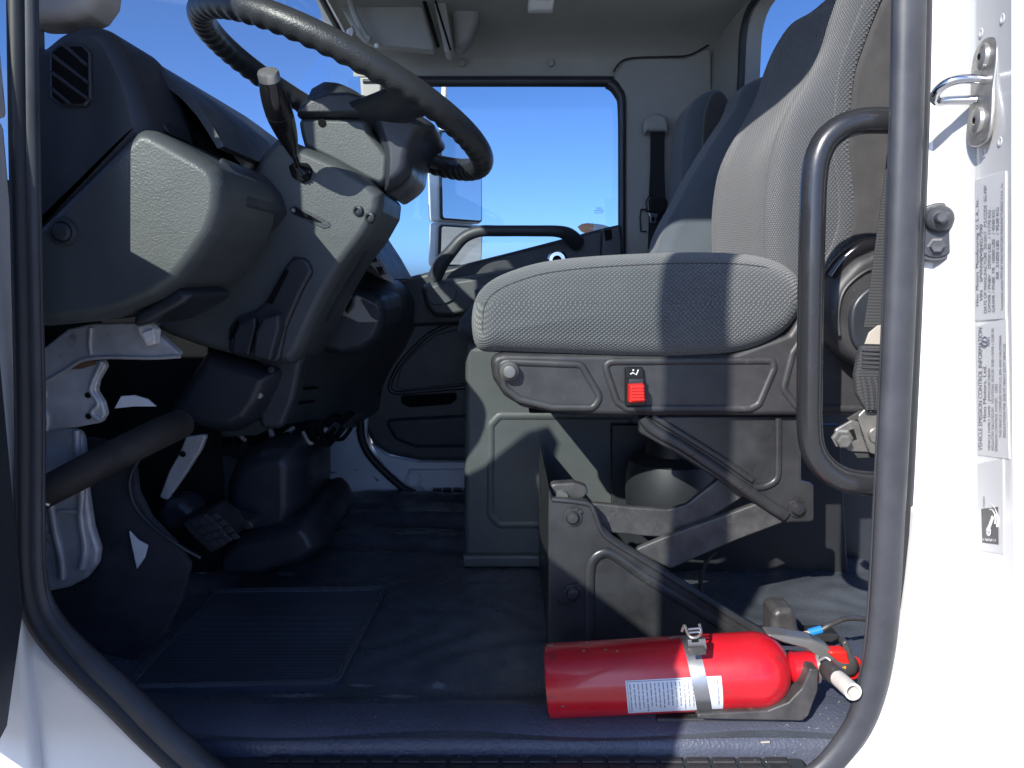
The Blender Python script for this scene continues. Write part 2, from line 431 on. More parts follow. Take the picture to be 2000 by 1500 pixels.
# floor : gently wavy rubber sheet
def rel(px, py): return G(px, py, FZ)
bm = bmesh.new(); NX, NY = 170, 110; x0, x1, y0, y1 = -1.08, .85, 1.055, 2.44
def floor_h(x, y):
    h = .0
    a = max(0, min(1, (y - 1.62) / .35))                 # ripples toward the far side
    h += a * (.009 * math.sin(y * 34 + 2.3 * math.sin(x * 5)) + .004 * math.sin(y * 61 + x * 9))
    h += .0022 * math.sin(x * 47 + 3 * math.sin(y * 21)) * math.sin(y * 39 + 2 * math.sin(x * 17)) * (1 if y > 1.2 else 0) + .0035 * math.sin(x * 13 + 1.3 * math.sin(y * 9)) * math.sin(y * 11)
    g = math.exp(-((x - .0) ** 2 / .012)) * math.exp(-((y - 1.50) ** 2 / .02)) * .013
    g += math.exp(-((x - .02) ** 2 / .006)) * math.exp(-((y - 1.27) ** 2 / .006)) * .012
    h += g
    if y < 1.14: h += -.012 * (1 - math.cos((1.14 - y) / .085 * math.pi)) * .5 + .012
    elif y < 1.19: h += .012 * (1 - (y - 1.14) / .05) ** 2
    if x < -.5: h = h * max(0, 1 + (x + .5) * 4) + min(.2, (-.5 - x) ** 2 * .6)
    return h
grid = [[bm.verts.new((x0 + (x1 - x0) * i / NX, y0 + (y1 - y0) * j / NY, 0)) for j in range(NY + 1)] for i in range(NX + 1)]
for r_ in grid:
    for v in r_: v.co.z = FZ + floor_h(v.co.x, v.co.y)
for i in range(NX):
    for j in range(NY): bm.faces.new((grid[i][j], grid[i + 1][j], grid[i + 1][j + 1], grid[i][j + 1]))
struct(finish('floor', bm, m_floor, ang=80))
# sub-floor slab stops light from below
box_ = box('underbody', (-1.12, 1.0, -.86), (.88, 2.5, -.80), m_black, bev=0); struct(box_)
# rolled rubber sill edge (lighter)
secs = []
for k in range(9):
    a = k / 8 * math.pi * .5
    yy = 1.125 - .072 * math.sin(a) ; zz = FZ + .0145 - .032 * (1 - math.cos(a))
    secs.append([Vector((-.52 + 1.15 * i / 20, yy, zz)) for i in range(21)])
for k in range(3): secs.append([Vector((-.52 + 1.15 * i / 20, 1.0525 - .0005 * k, FZ - .018 - .01 * (k + 1))) for i in range(21)])
struct(loft('sill_edge', secs, m_sill, closed=False, cap=False))
# footwell front wall / firewall
secs = []
for k, (x, z) in enumerate([(-1.06, .2), (-1.06, -.1), (-1.02, -.35), (-.94, -.55), (-.80, -.67), (-.6, -.70)]):
    secs.append([Vector((x, 1.02 + 1.42 * i / 20, z)) for i in range(21)])
struct(loft('firewall', secs, m_carpet, closed=False, cap=False, sm=4))
struct(box('footwell_side', (-1.1, 2.43, -.82), (-.69, 2.47, .3), m_carpet, bev=0))
struct(box('cowl', (-1.3, .98, -.9), (-1.07, 2.5, .14), m_white, bev=.01))
def rw(y): return .6 + .164 * (2.42 - y)
# ceiling: headliner, sloping a little to the far side and curving down
prof = [(1.0, .885), (1.10, .885), (1.5, .86), (1.9, .80), (2.2, .742), (2.34, .712), (2.40, .685), (2.43, .65), (2.437, .60)]
pr = catmull([Vector(p) for p in prof], 5, False)
secs = []
for i in range(31):
    t = i / 30
    row = []
    for p in pr:
        xf = -.50 + .04 * (p.x - 2.2) * 2
        x = xf + (rw(p.x) + .004 - xf) * t
        edge = max(0, (x - .45) / .4) * .6
        row.append(Vector((x, p.x, p.y - .09 * edge ** 2)))
    secs.append(row)
struct(loft('ceiling', secs, m_liner, closed=False, cap=False))
roof = [[Vector((-.56 + (rw(p.x) + .03 + .56) * i / 10, p.x, p.y + .065)) for p in pr] for i in range(11)]
struct(loft('roof_panel', roof, m_white, closed=False, cap=False))
struct(box('roof_header', (-.60, .97, .82), (.84, 1.03, .96), m_white, bev=.006))
struct(box('windshield_header', (-.60, .97, .775), (-.50, 1.9, .94), m_trim, bev=.006))
# rear wall with window opening
def rw(y): return .6 + .164 * (2.42 - y)
outer = [(.98, -.9), (2.46, -.9), (2.46, .95), (.98, .95)]
hole = fillet([Vector(p) for p in [(1.25, .22), (2.215, .22), (2.215, .72), (1.25, .76)]], .10, 6)
bm = bmesh.new()
ov = []
n_o = len(hole)
cx_ = sum(h.x for h in hole) / n_o; cy_ = sum(h.y for h in hole) / n_o
for h in hole:                                            # project the hole outline outward to the rectangle
    d = Vector((h.x - cx_, h.y - cy_)); ts = []
    for (lo, hi, c0, dd) in ((.98, 2.46, cx_, d.x), (-.9, .95, cy_, d.y)):
        if dd > 1e-6: ts.append((hi - c0) / dd)
        if dd < -1e-6: ts.append((lo - c0) / dd)
    t = min(ts); ov.append(Vector((cx_, cy_)) + d * t)
rings = []
for (f_, xo) in ((0, .004), (.3, 0), (1, 0)):
    rings.append([bm.verts.new((rw(h.lerp(o_, f_).x) + xo, h.lerp(o_, f_).x, h.lerp(o_, f_).y)) for h, o_ in zip(hole, ov)])
inner = [bm.verts.new((rw(h.x) + .05, h.x, h.y)) for h in hole]
bridge(bm, inner, rings[0]); bridge(bm, rings[0], rings[1]); bridge(bm, rings[1], rings[2])
struct(finish('rear_wall', bm, m_trim, ang=30))
rwn = thing('rear_window', 'rear cab window behind the seats with black rubber frame', 'window', (.75, 1.7, .5))
tube('rubber_frame', [(rw(h.x) - .002, h.x, h.y) for h in hole], .010, m_seal2, rwn, closed=True, sm=0, seg=8)
bm = bmesh.new(); bm.faces.new([bm.verts.new((rw(h.x) + .02, h.x, h.y)) for h in hole]); finish('pane', bm, m_glass, rwn, smooth=False)
# far-side wall around the passenger door (above window and rear pillar trim)
struct(PP('passenger_side_wall', [(1222, 96), (1392, 86), (1392, 1100), (1222, 1100)], 2.44, 2.50, m_trim, r=.01))
struct(PP('passenger_side_header', [(700, 60), (1225, 60), (1225, 149), (716, 149)], 2.43, 2.50, m_liner, r=.006))
o = PP('pillar_trim', [(1195, 150), (1215, 118), (1240, 110), (1340, 110), (1385, 88), (1392, 100), (1392, 560), (1221, 560), (1221, 190)], 2.405, 2.436, m_trim, r=.012, rd=.02, cr=.02)
tag(o, 'grey plastic pillar trim behind the far window, carrying the passenger belt', 'trim')
for px in (902, 1076):
    o = lathe('trim_clip', [(.0001, -.006), (.008, -.0055), (.011, -.002), (.012, .002)], W(px, 123, 2.425), (0, 1, 0), m_liner, seg=16)
    tag(o, 'round grey trim clip above the passenger window, nearer the ' + ('windshield' if px == 902 else 'rear pillar'), 'clip', 'round clips in the headliner edge')
# ------------------------------------------------------------ outside body: jamb, sill panels
sec = [(1760, 1.045), (1822, 1.03), (1850, 1.01), (1903, .972), (1909, .965), (1968, .887), (1976, .876), (1990, .872), (2300, .872), (2300, 1.2), (1830, 1.2)]
rows = (-200, 0, 300, 600, 900, 1150, 1350, 1500, 1700)
def lean(y): return 0 if y < 600 else 4 * (y - 600) / 500
secs = [[W(p + lean(y), y, Y) for p, Y in sec] for y in rows]
jamb = tag(loft('door_jamb', secs, m_white, ang=25), 'white painted door jamb of the driver doorway, right of the black seal', 'door jamb')
body_l = PP('body_corner', [(-260, 1180), (40, 1215), (62, 1250), (120, 1296), (240, 1410), (400, 1545), (400, 1900), (-260, 1900)], .995, 1.05, m_white, r=.02, cr=.01)
tag(body_l, 'white painted body corner below the open door, lower left', 'body panel')
body_r = PP('body_corner', [(1800, 1000), (1775, 1200), (1745, 1350), (1700, 1445), (1600, 1545), (1600, 1900), (2400, 1900), (2400, 1000)], .985, 1.05, m_white, r=.02, cr=.01)
tag(body_r, 'white painted body corner below the door jamb, lower right', 'body panel')
struct(box('outer_sill', (-.6, .99, -1.3), (.6, 1.035, -.765), m_white, bev=.01))
struct(box('front_body', (-1.35, .975, -1.3), (-.66, 1.04, .2), m_white, bev=.01))
struct(box('windshield_pillar', (-.80, .975, .2), (-.655, 1.04, .95), m_white, bev=.01))
# near doorway rubber seal
sealm = thing('door_seal', 'grey rubber weatherstrip running around the driver doorway', 'door seal', (0, 1, FZ))
right = [(1776, -80), (1776, 0), (1772, 200), (1765, 400), (1757, 600), (1748, 800), (1738, 1000), (1728, 1180), (1716, 1290), (1690, 1390), (1645, 1465), (1590, 1520), (1500, 1575)]
left = [(50, -80), (52, 0), (56, 300), (62, 600), (66, 800), (66, 1000), (68, 1120), (82, 1190), (120, 1248), (175, 1305), (235, 1362), (300, 1428), (370, 1492), (450, 1560)]
PR = [W(x, y, 1.0) for x, y in right]; PL = [W(x, y, .995) for x, y in left]
secn = []
for k in range(14):
    a = k / 14 * 2 * math.pi
    secn.append((math.cos(a) * .62, math.sin(a)))
tube('bulb', PR, .0205, m_seal, sealm, section=secn, up=(0, -1, 0))
def offs(path, d):
    out = []
    for i, (x, y) in enumerate(path):
        a_, b_ = path[max(i - 1, 0)], path[min(i + 1, len(path) - 1)]
        v = Vector((b_[0] - a_[0], b_[1] - a_[1])).normalized(); out.append((x - v.y * d * (-1), y + v.x * d * (-1)))
    return out
tube('bulb', PL, [.0115] * 6 + [.0125, .014, .016, .018, .0195, .021, .022, .022], m_seal, sealm, section=secn, up=(0, -1, 0))
tube('lip', [W(x + 31, y, 1.012) for x, y in right], .006, m_seal2, sealm, seg=8)
tube('lip', [W(x + 37, y, 1.02) for x, y in right], .005, m_seal, sealm, seg=8)
tube('lip', [W(x - 30, y + (0 if y < 1250 else 6), 1.012) for x, y in right], .0035, m_seal, sealm, seg=8)
tube('lip', [W(x, y, .99) for x, y in offs(left, -20)], [.011] * 7 + [.013, .014, .014, .014, .014, .014, .014], m_seal2, sealm, seg=10)
tube('lip', [W(x, y, 1.0) for x, y in offs(left, 17)], [.004] * 7 + [.008, .010, .012, .014, .016, .017, .017], m_seal, sealm, seg=8)
# ------------------------------------------------------------ the open driver door (left edge of the picture)
HX, HY = -.650, .972; EX, EY = -.342, .0
dv = Vector((EX - HX, EY - HY, 0)); DL = dv.length; du = dv.normalized(); dn = Vector((du.y, -du.x, 0))
if dn.x > 0: dn = -dn                                     # outward normal (away from the doorway)
def dp(u, off, z): return Vector((HX, HY, 0)) + du * u + dn * off + Vector((0, 0, z))
door = thing('driver_door', 'open driver door of black trim, seen edge-on at the left', 'door', (HX, HY, -.5))
def dslab(name, uz, off0, off1, mat, r=.008, cr=None, **k):
    return rprism(name, uz, off0, off1, mat, door, r=r, cr=cr, place=lambda a, b, c: dp(a, b, c), **k)
dslab('door_panel', [(0.0, -.44), (.10, -.55), (DL, -.60), (DL, .165), (.45, .165), (.39, .17), (.36, .22), (.34, .30), (.385, .36), (.40, .42), (.37, .44), (.31, .36), (.26, .29), (.16, .18), (0.0, .15)], 0, .07, m_dash2, r=.006)
dslab('window_frame', [(DL - .10, .17), (DL, .17), (DL, .93), (DL - .10, .93)], .01, .06, m_dash2)
dslab('window_frame', [(.0, .93), (DL, .93), (DL, .98), (.0, .98)], .012, .058, m_dash2)
dslab('window_frame', [(.0, .15), (.062, .15), (.055, .93), (.0, .93)], .012, .058, m_dash2)
dslab('window_glass', [(.02, .15), (DL - .1, .16), (DL - .1, .94), (.02, .94)], .033, .036, m_glass, r=.0005)
dslab('door_skin', [(0, -.62), (DL, -.62), (DL, .165), (0, .145)], .072, .09, m_white)
for z in (-.12, -.34):
    lathe('bumper_stud', [(.014, -.004), (.012, -.012), (.006, -.016), (0.0001, -.017)], dp(.085, 0.005, z), -dn, m_smooth, door, seg=16)
# ------------------------------------------------------------ windshield and near pillar trim
ws = thing('windshield', 'blue-tinted windshield over the dashboard', 'windshield', (-.9, 1.7, .2))
def wsp(u, y):                                            # u 0 top .. 1 bottom
    bow = .10 * (1 - ((y - 1.7) / .75) ** 2)
    return Vector((-.515 - .52 * u - bow * (0.3 + .7 * u), y, .78 - .64 * u - (.05 if y > 2 else 0) * (y - 2) * 2 * (1 - u)))
loft('pane', [[wsp(u / 10, 1.03 + (2.44 - 1.03) * j / 20) for j in range(21)] for u in range(11)], m_wind, ws, closed=False, cap=False)
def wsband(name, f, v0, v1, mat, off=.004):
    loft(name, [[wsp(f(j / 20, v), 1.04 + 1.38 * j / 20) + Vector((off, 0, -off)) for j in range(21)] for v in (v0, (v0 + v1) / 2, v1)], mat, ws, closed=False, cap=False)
wsband('reflection_band', lambda t, v: .60 + .05 * math.sin(t * 3) + v, 0, .12, m_reflband)  # painted reflection low on the glass, in two bands
wsband('reflection_band', lambda t, v: .60 + .05 * math.sin(t * 3) + v, .14, .38, m_reflband, .006)
tube('rubber_frame', [(-.515, 1.5, .80), (-.512, 1.9, .775), (-.507, 2.2, .728), (-.50, 2.36, .70), (-.48, 2.42, .655)], .009, m_seal2, ws, seg=8)
pt = thing('pillar_cover', 'beige rounded pillar cover at the top left corner', 'trim', W(100, 0, 1.12))
PP('cover', [(30, -120), (200, -120), (188, -10), (165, 22), (130, 36), (90, 39), (30, 39)], 1.12, 1.2, m_beige, pt, r=.02, cr=.012)
PP('strip', [(50, 39), (72, 39), (75, 120), (73, 230), (50, 230)], 1.16, 1.18, m_beige, pt, r=.004)
# ------------------------------------------------------------ dashboard
dash = thing('dashboard', 'grey grained plastic dashboard running across under the windshield', 'dashboard', (-.6, 1.5, FZ))
PP('vent_pod', [(20, 120), (75, 85), (110, 58), (148, 42), (182, 43), (208, 58), (232, 92), (252, 132), (270, 180), (286, 240), (285, 275), (262, 290), (78, 470), (20, 520)], 1.115, 1.30, m_dash2, dash, r=.022, rd=.035, sm=5, label='dark end pod of the dashboard with an air vent')
vent = PP('air_vent', [(95, 100), (112, 84), (160, 85), (176, 100), (178, 190), (165, 208), (118, 208), (96, 190)], 1.108, 1.125, m_smooth, dash, r=.004, cr=.006)
PP('vent_opening', [(101, 104), (115, 90), (158, 90), (171, 103), (172, 188), (162, 202), (120, 202), (101, 187)], 1.1065, 1.113, m_black, vent, r=.001, cr=.005)
for (xa, ya, xb, yb) in ((125, 88, 170, 128), (103, 108, 172, 162), (100, 140, 172, 194), (100, 172, 138, 204)):
    tube('louvre', [W(xa, ya, 1.1045), W(xb, yb, 1.1045)], .0028, m_smooth, vent, seg=8, sm=0)
PP('lower_panel', [(262, 248), (282, 247), (300, 253), (345, 278), (398, 308), (424, 328), (436, 362), (432, 415), (416, 460), (386, 505), (345, 555), (300, 585), (240, 610), (165, 630), (20, 644), (20, 485), (80, 428)], 1.10, 1.36, m_dash, dash, r=.020, rd=.03, cr=.035, label='large lower end panel of the dashboard, partly sunlit')
kb = lathe('round_cap', [(.021, .006), (.020, -.001), (.0145, -.003), (.013, .0), (.0125, -.005), (.010, -.0075), (.0001, -.008)], W(123, 453, 1.098), (0, 1, 0), m_dash2, dash)
PP('end_cover', [(424, 300), (444, 320), (470, 352), (483, 395), (462, 424), (434, 452), (415, 470), (405, 400)], 1.19, 1.42, m_dash2, dash, r=.012, cr=.01)
PP('lower_edge', [(300, 590), (345, 560), (375, 575), (362, 592), (290, 632), (255, 640), (262, 612)], 1.13, 1.3, m_smooth, dash, r=.01, cr=.01)
# instrument hood with its dark hollow
hood_o = [(222, 72), (262, 100), (300, 128), (345, 162), (385, 200), (415, 245), (438, 286)]
hood_i = [(262, 160), (285, 150), (318, 165), (352, 190), (384, 225), (408, 262), (425, 290)]
loft('instrument_hood', [XZ3 for XZ3 in [[W(x, y, Y) for x, y in hood_o] + [W(x, y, Y) for x, y in reversed(hood_i)] for Y in (1.24,)]] + [
    [W(x, y, 1.24) + Vector((0, dy, 0)) for x, y in hood_o] + [W(x, y, 1.24) + Vector((0, dy, 0)) for x, y in reversed(hood_i)] for dy in (.01, .3, .58)], m_dash2, dash, ang=35)
PP('instrument_hollow', [(255, 120), (300, 160), (350, 205), (400, 270), (425, 300), (470, 345), (440, 420), (300, 300)], 1.30, 1.9, m_black, dash, r=.01, label='dark instrument recess')
PP('instrument_bezel', [(262, 138), (276, 165), (296, 200), (310, 225), (333, 262), (318, 256), (296, 240), (284, 220)], 1.17, 1.25, m_smooth, dash, r=.004)
for k, (a, b) in enumerate((((278, 178), (304, 228)), ((296, 232), (308, 246)))):
    PP('warning_panel', [(a[0] - 6, a[1]), (a[0] + 4, a[1] - 4), (b[0] + 3, b[1]), (b[0] - 6, b[1] + 2)], 1.166, 1.17, m_gloss, dash, r=.001)
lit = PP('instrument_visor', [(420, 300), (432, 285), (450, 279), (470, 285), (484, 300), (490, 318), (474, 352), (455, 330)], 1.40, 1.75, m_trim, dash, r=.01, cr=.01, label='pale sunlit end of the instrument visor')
PP('upper_shelf', [(300, 292), (560, 284), (560, 320), (300, 320)], 1.8, 2.05, m_dash2, dash, r=.01)
# passenger half: lofted body
far = [(700, 455), (735, 470), (757, 505), (772, 545), (800, 562), (815, 590), (813, 640), (795, 680), (770, 715), (752, 755), (745, 800), (700, 835), (560, 830), (560, 455)]
mid = [(655, 430), (690, 450), (715, 490), (735, 530), (752, 548), (765, 580), (762, 630), (742, 668), (714, 705), (680, 750), (665, 812), (600, 846), (480, 850), (480, 430)]
near_ = [(480, 400), (520, 430), (560, 500), (585, 540), (605, 560), (612, 590), (600, 640), (580, 680), (560, 720), (545, 770), (535, 832), (500, 850), (400, 855), (400, 400)]
loft('passenger_side', [[W(x, y, 2.41) for x, y in far], [W(x, y, 2.05) for x, y in mid], [W(x, y, 1.70) for x, y in near_]], m_dash, dash, sm=6, ang=40, label='passenger half of the dashboard')
PP('center_stack', [(655, 470), (700, 440), (715, 462), (740, 500), (765, 545), (745, 548), (715, 530), (690, 510)], 1.78, 2.15, m_dash2, dash, r=.006)
# radio fascia with buttons
fa = PP('radio_fascia', [(682, 468), (706, 452), (746, 512), (772, 556), (748, 545), (712, 505)], 1.755, 1.79, m_trim, dash, r=.004)
for k, (x, y) in enumerate(((698, 470), (712, 492), (727, 505), (742, 530))):
    PP('button', [(x - 8, y - 8), (x + 4, y - 10), (x + 12, y + 5), (x, y + 8)], 1.735, 1.76, m_gloss, fa, r=.002)
# pod with power socket and key switch
pod = PP('socket_pod', [(590, 655), (612, 612), (640, 572), (664, 560), (745, 578), (752, 606), (750, 640), (736, 668), (704, 690), (664, 697), (620, 686)], 1.735, 2.05, m_dash2, dash, r=.022, rd=.04, cr=.02, label='rounded pod with black knob and power socket')
PP('pod_face', [(648, 600), (662, 574), (700, 578), (734, 596), (742, 616), (738, 630), (700, 630), (665, 614)], 1.729, 1.745, m_trim, pod, r=.003, cr=.008)
PP('pod_recess', [(700, 580), (734, 598), (742, 616), (738, 628), (724, 618)], 1.727, 1.735, m_smooth, pod, r=.002, cr=.004)
PP('knob', [(658, 572), (666, 562), (680, 566), (690, 580), (688, 588), (664, 586)], 1.695, 1.73, m_gloss, pod, r=.006, cr=.006)
lathe('power_socket', [(.012, 0), (.012, -.008), (.009, -.009), (.008, -.003), (.0001, -.003)], W(658, 600, 1.727), (0, 1, 0), m_chrome, pod, seg=20)
PP('knob', [(672, 590), (690, 584), (688, 600), (678, 613), (670, 602)], 1.70, 1.727, m_gloss, pod, r=.003)
for pp in ([(570, 762), (660, 752), (745, 742)], [(562, 790), (655, 778), (742, 768)]):
    tube('groove', [W(pp[0][0], pp[0][1], 1.70), W(pp[1][0], pp[1][1], 2.03), W(pp[2][0], pp[2][1], 2.36)], .003, m_black, dash, seg=6)
# ------------------------------------------------------------ steering column
colm = thing('steering_column', 'steering column with grained grey plastic shrouds', 'steering column', W(640, 700, 1.5))
PP('column_shroud', [(538, 264), (560, 270), (600, 286), (660, 312), (720, 350), (748, 378), (744, 412), (716, 462), (672, 520), (640, 575), (612, 632), (586, 690), (566, 714), (520, 708), (440, 693), (385, 678), (330, 658), (290, 640), (335, 606), (395, 560), (436, 510), (450, 450), (462, 390), (480, 345), (505, 300)], 1.40, 1.66, m_dash, colm, r=.020, rd=.03, cr=.014, label='main grained shroud of the column, partly sunlit')
PP('rear_flange', [(748, 380), (760, 396), (740, 440), (706, 500), (668, 560), (636, 618), (606, 672), (588, 716), (575, 780), (552, 838), (505, 842), (500, 700), (560, 640), (680, 470)], 1.47, 1.53, m_dash2, colm, r=.012, cr=.02)
hb = PP('hub_shroud', [(578, 230), (600, 226), (716, 228), (724, 256), (748, 285), (762, 304), (758, 350), (745, 366), (712, 352), (650, 318), (592, 290), (584, 262)], 1.435, 1.70, m_dash, colm, r=.012, rd=.025, cr=.02, label='shroud under the hub with a small screw hole')
lathe('screw_hole', [(.0072, 0), (.0072, -.0015), (.0001, -.0017)], W(629, 240, 1.4345), (0, 1, 0), m_black, hb, seg=16)
PP('upper_shroud', [(574, 218), (580, 204), (605, 186), (640, 175), (680, 174), (722, 184), (752, 196), (774, 200), (758, 216), (716, 227), (575, 226)], 1.42, 1.72, m_dash2, colm, r=.012, rd=.03, cr=.01, label='domed sunlit top shroud behind the wheel')
# stalk boot, slot, screws
bt = PP('stalk_opening', [(562, 325), (574, 316), (600, 318), (609, 332), (604, 350), (590, 356), (570, 346)], 1.392, 1.405, m_black, colm, r=.003, cr=.006)
for k in range(4):
    a = W(574 + k * 8, 322 + k * 4, 1.386); b = W(590 + k * 5, 345 - k * 3, 1.384)
    tube('spring_leaf', [a, b], .0022, m_chrome if k % 2 else m_gloss, bt, seg=6, sm=0)
sltt = PP('lock_slot', [(566, 404), (575, 400), (600, 412), (644, 434), (646, 444), (632, 447), (592, 428), (568, 418)], 1.3985, 1.404, m_dash2, colm, r=.0012, cr=.008)
PP('slot_shadow_gap', [(570, 405), (578, 404), (590, 412), (640, 440), (588, 424), (570, 416)], 1.3975, 1.399, m_black, sltt, r=.001, cr=.004)
lathe('lock_pin', [(.0038, 0), (.0038, -.006), (.002, -.008), (.0001, -.008)], W(574, 411, 1.399), (0, 1, 0), m_zinc, sltt, seg=12)
for (x, y) in ((700, 412), (723, 425), (556, 692)):
    lathe('screw', [(.010, .004), (.009, -.004), (.005, -.006), (.004, -.002), (.0001, -.002)], W(x, y, 1.462 if y > 500 else 1.40), (.3, 1, 0), m_smooth, colm, seg=16)
# lower pockets of the shroud
pk = PP('switch_pocket', [(444, 690), (446, 640), (462, 618), (500, 604), (520, 585), (535, 560), (556, 520), (572, 500), (600, 505), (612, 530), (590, 570), (560, 640), (545, 712), (500, 706)], 1.392, 1.41, m_smooth, colm, r=.008, cr=.015, label='smooth dark recess low on the shroud')
PP('switch_block', [(492, 698), (498, 650), (512, 622), (545, 612), (546, 640), (528, 706)], 1.36, 1.40, m_dash2, pk, r=.006, cr=.006)
PP('switch_block', [(452, 690), (456, 655), (466, 632), (500, 616), (500, 640), (486, 696)], 1.375, 1.40, m_smooth, pk, r=.005, cr=.006)
PP('slot', [(520, 590), (556, 525), (562, 530), (530, 594)], 1.385, 1.395, m_black, pk, r=.001)
PP('slot', [(445, 662), (462, 626), (466, 630), (450, 664)], 1.385, 1.395, m_black, pk, r=.001)
PP('lower_cover', [(395, 684), (440, 700), (500, 718), (540, 726), (528, 760), (510, 800), (486, 832), (452, 850), (412, 850), (360, 836), (311, 820), (350, 752)], 1.42, 1.60, m_smooth, colm, r=.03, rd=.05, cr=.02, label='smooth dark boot cover at the foot of the column')
lathe('screw', [(.007, .004), (.006, -.004), (.0001, -.005)], W(530, 722, 1.43), (0, 1, 0), m_smooth, colm, seg=12)
lathe('screw', [(.007, .004), (.006, -.004), (.0001, -.005)], W(507, 772, 1.43), (0, 1, 0), m_zinc, colm, seg=12)
for (x0_, y0_, x1_, y1_) in ((418, 452, 452, 520), (430, 448, 448, 490), (440, 455, 456, 505)):
    for q in range(4):
        t = q / 4; X_ = x0_ + (x1_ - x0_) * t; Y_ = y0_ + (y1_ - y0_) * t
        tube('wire_clip', [W(X_, Y_, 1.36), W(X_ + 12, Y_ + 8, 1.355), W(X_ + 8, Y_ + 18, 1.36)], .0022, m_smooth if q % 2 else m_gloss, colm, seg=6, sm=3)
# stalk
st = thing('control_stalk', 'black turn-signal stalk with silver tip beside the column', 'stalk', W(582, 330, 1.39))
pts = [W(527, 156, 1.23), W(534, 185, 1.245), W(545, 220, 1.27), W(556, 250, 1.30), W(565, 275, 1.325), W(572, 296, 1.345), W(578, 312, 1.37), W(583, 334, 1.40)]
tube('lever', pts, [.0165, .020, .0215, .019, .0145, .0085, .0052, .006], m_gloss, st, seg=24)
d0 = (pts[0] - pts[1]).normalized()
lathe('tip_cap', [(.0166, 0), (.0166, .010), (.015, .0135), (.011, .0145), (.0001, .0145)], pts[0], d0, m_zinc, st)
lathe('ring_line', [(.0216, -.001), (.0216, .001)], pts[2] , (pts[1] - pts[3]).normalized(), m_smooth, st)
# ------------------------------------------------------------ steering wheel
WC = Vector((-.316, 1.55, .342))
e1 = Vector((.553, 0, -.247)).normalized(); e2 = Vector((0, 1, -.13)).normalized(); en = e2.cross(e1).normalized()
if en.z < 0: en = -en
PP('hub_cover', [(720, 226), (752, 205), (792, 206), (846, 238), (822, 264), (806, 300), (798, 338), (768, 366), (745, 370), (742, 300), (730, 258)], 1.428, 1.72, m_smooth, colm, r=.022, rd=.04, sm=5, label='rounded cover, coloured dark for the rim shadow, where the wheel hub meets the column')  # black plastic stands in for the wheel rim's shadow here
wh = thing('steering_wheel', 'black leather-grained steering wheel with finger ridges', 'steering wheel', WC)
RR, rr0 = .281, .0235
N1, N2 = 360, 22
bm = bmesh.new(); prev = None; first = None
for i in range(N1):
    A = 2 * math.pi * i / N1
    rad = e1 * math.cos(A) + e2 * math.sin(A)
    L = []
    for k in range(N2):
        a = 2 * math.pi * k / N2
        out = math.cos(a); up = math.sin(a)
        # finger ridges on the inner / lower side, not near the spokes
        g = max(0, -.25 * out - up * .9)
        fac = 1 - .15 * g * (0.5 + .5 * math.cos(A * 62)) * (0 if abs(((A + math.pi) % (2 * math.pi)) - math.pi) < .0 else 1)
        rr = rr0 * fac
        L.append(bm.verts.new(WC + rad * (RR + out * rr) + en * (up * rr)))
    if prev: bridge(bm, prev, L)
    else: first = L
    prev = L
bridge(bm, prev, first)
finish('rim', bm, m_wheel, wh, ang=80)
lathe('hub', [(.04, -.07), (.06, -.06), (.068, -.04), (.068, -.02), (.055, .0), (.04, .008), (.0001, .01)], WC, en, m_dash2, wh, seg=48)
def spoke(A, w0, w1):
    rad = e1 * math.cos(A) + e2 * math.sin(A); tn = en.cross(rad)
    secs = []
    for t in [0, .2, .4, .6, .8, 1]:
        r_ = .07 + (RR - .07) * t; ww = w0 + (w1 - w0) * t + .016 * (abs(t - .5) * 2) ** 3; h = -.055 * (1 - t) ** 1.2
        th = .015 - .003 * t
        c = WC + rad * r_ + en * h
        secs.append([c + tn * ww * math.cos(b) + en * th * math.sin(b) for b in [2 * math.pi * k / 14 for k in range(14)]])
    loft('spoke', secs, m_smooth, wh, sm=4, ang=70)
spoke(R(-50), .05, .040); spoke(R(52), .045, .034)
# ------------------------------------------------------------ driver seat
seat = thing('suspension_seat', 'grey woven-cloth driver seat on a black suspension base', 'seat', W(1300, 1285, 1.5))
cpx = [(920, 640), (926, 588), (952, 553), (1002, 528), (1080, 508), (1220, 496), (1400, 492), (1510, 505), (1564, 545), (1562, 610), (1520, 660), (1440, 692), (1300, 703), (1120, 697), (985, 691), (934, 684)]
cush, loops = rprism('cushion', XZ(cpx, 1.32), 1.275, 1.82, m_fab, seat, r=.040, rd=.075, sm=6, steps=9, dome=.010, dsteps=6, ret=True)
lp = loops[3]; seam = [p for p in lp if p.z > -.10]
seam.sort(key=lambda p: p.x)
tube('seam', [p + Vector((0, -.0005, .0005)) for p in seam if p.x < .46], .0011, m_fab2, seat, seg=6, sm=0)
far_px = [(1412, 640), (1402, 560), (1399, 500), (1398, 440), (1403, 380), (1413, 330), (1432, 285), (1458, 240), (1484, 190), (1500, 140), (1520, 90), (1548, 50), (1585, 28)]
far3 = [W(x, y, 1.72) for x, y in far_px]
half = [(.046, 1.55), (.040, 1.50), (.026, 1.455), (.006, 1.415), (-.006, 1.38), (-.001, 1.345), (.018, 1.317), (.045, 1.300), (.075, 1.292), (.11, 1.290), (.14, 1.30), (.155, 1.33), (.16, 1.42), (.16, 1.55)]
full = half + [(a, 3.1 - b) for a, b in reversed(half[1:-1])]
secs = []
for i, p in enumerate(far3):
    t = max(0, (p.z - .30) / .28)
    k = 1 - .10 * t * t
    secs.append([Vector((p.x + a * (1 + .15 * t), 1.55 + (b - 1.55) * k, p.z)) for a, b in full])
zt = far3[-1].z; xt = far3[-1].x
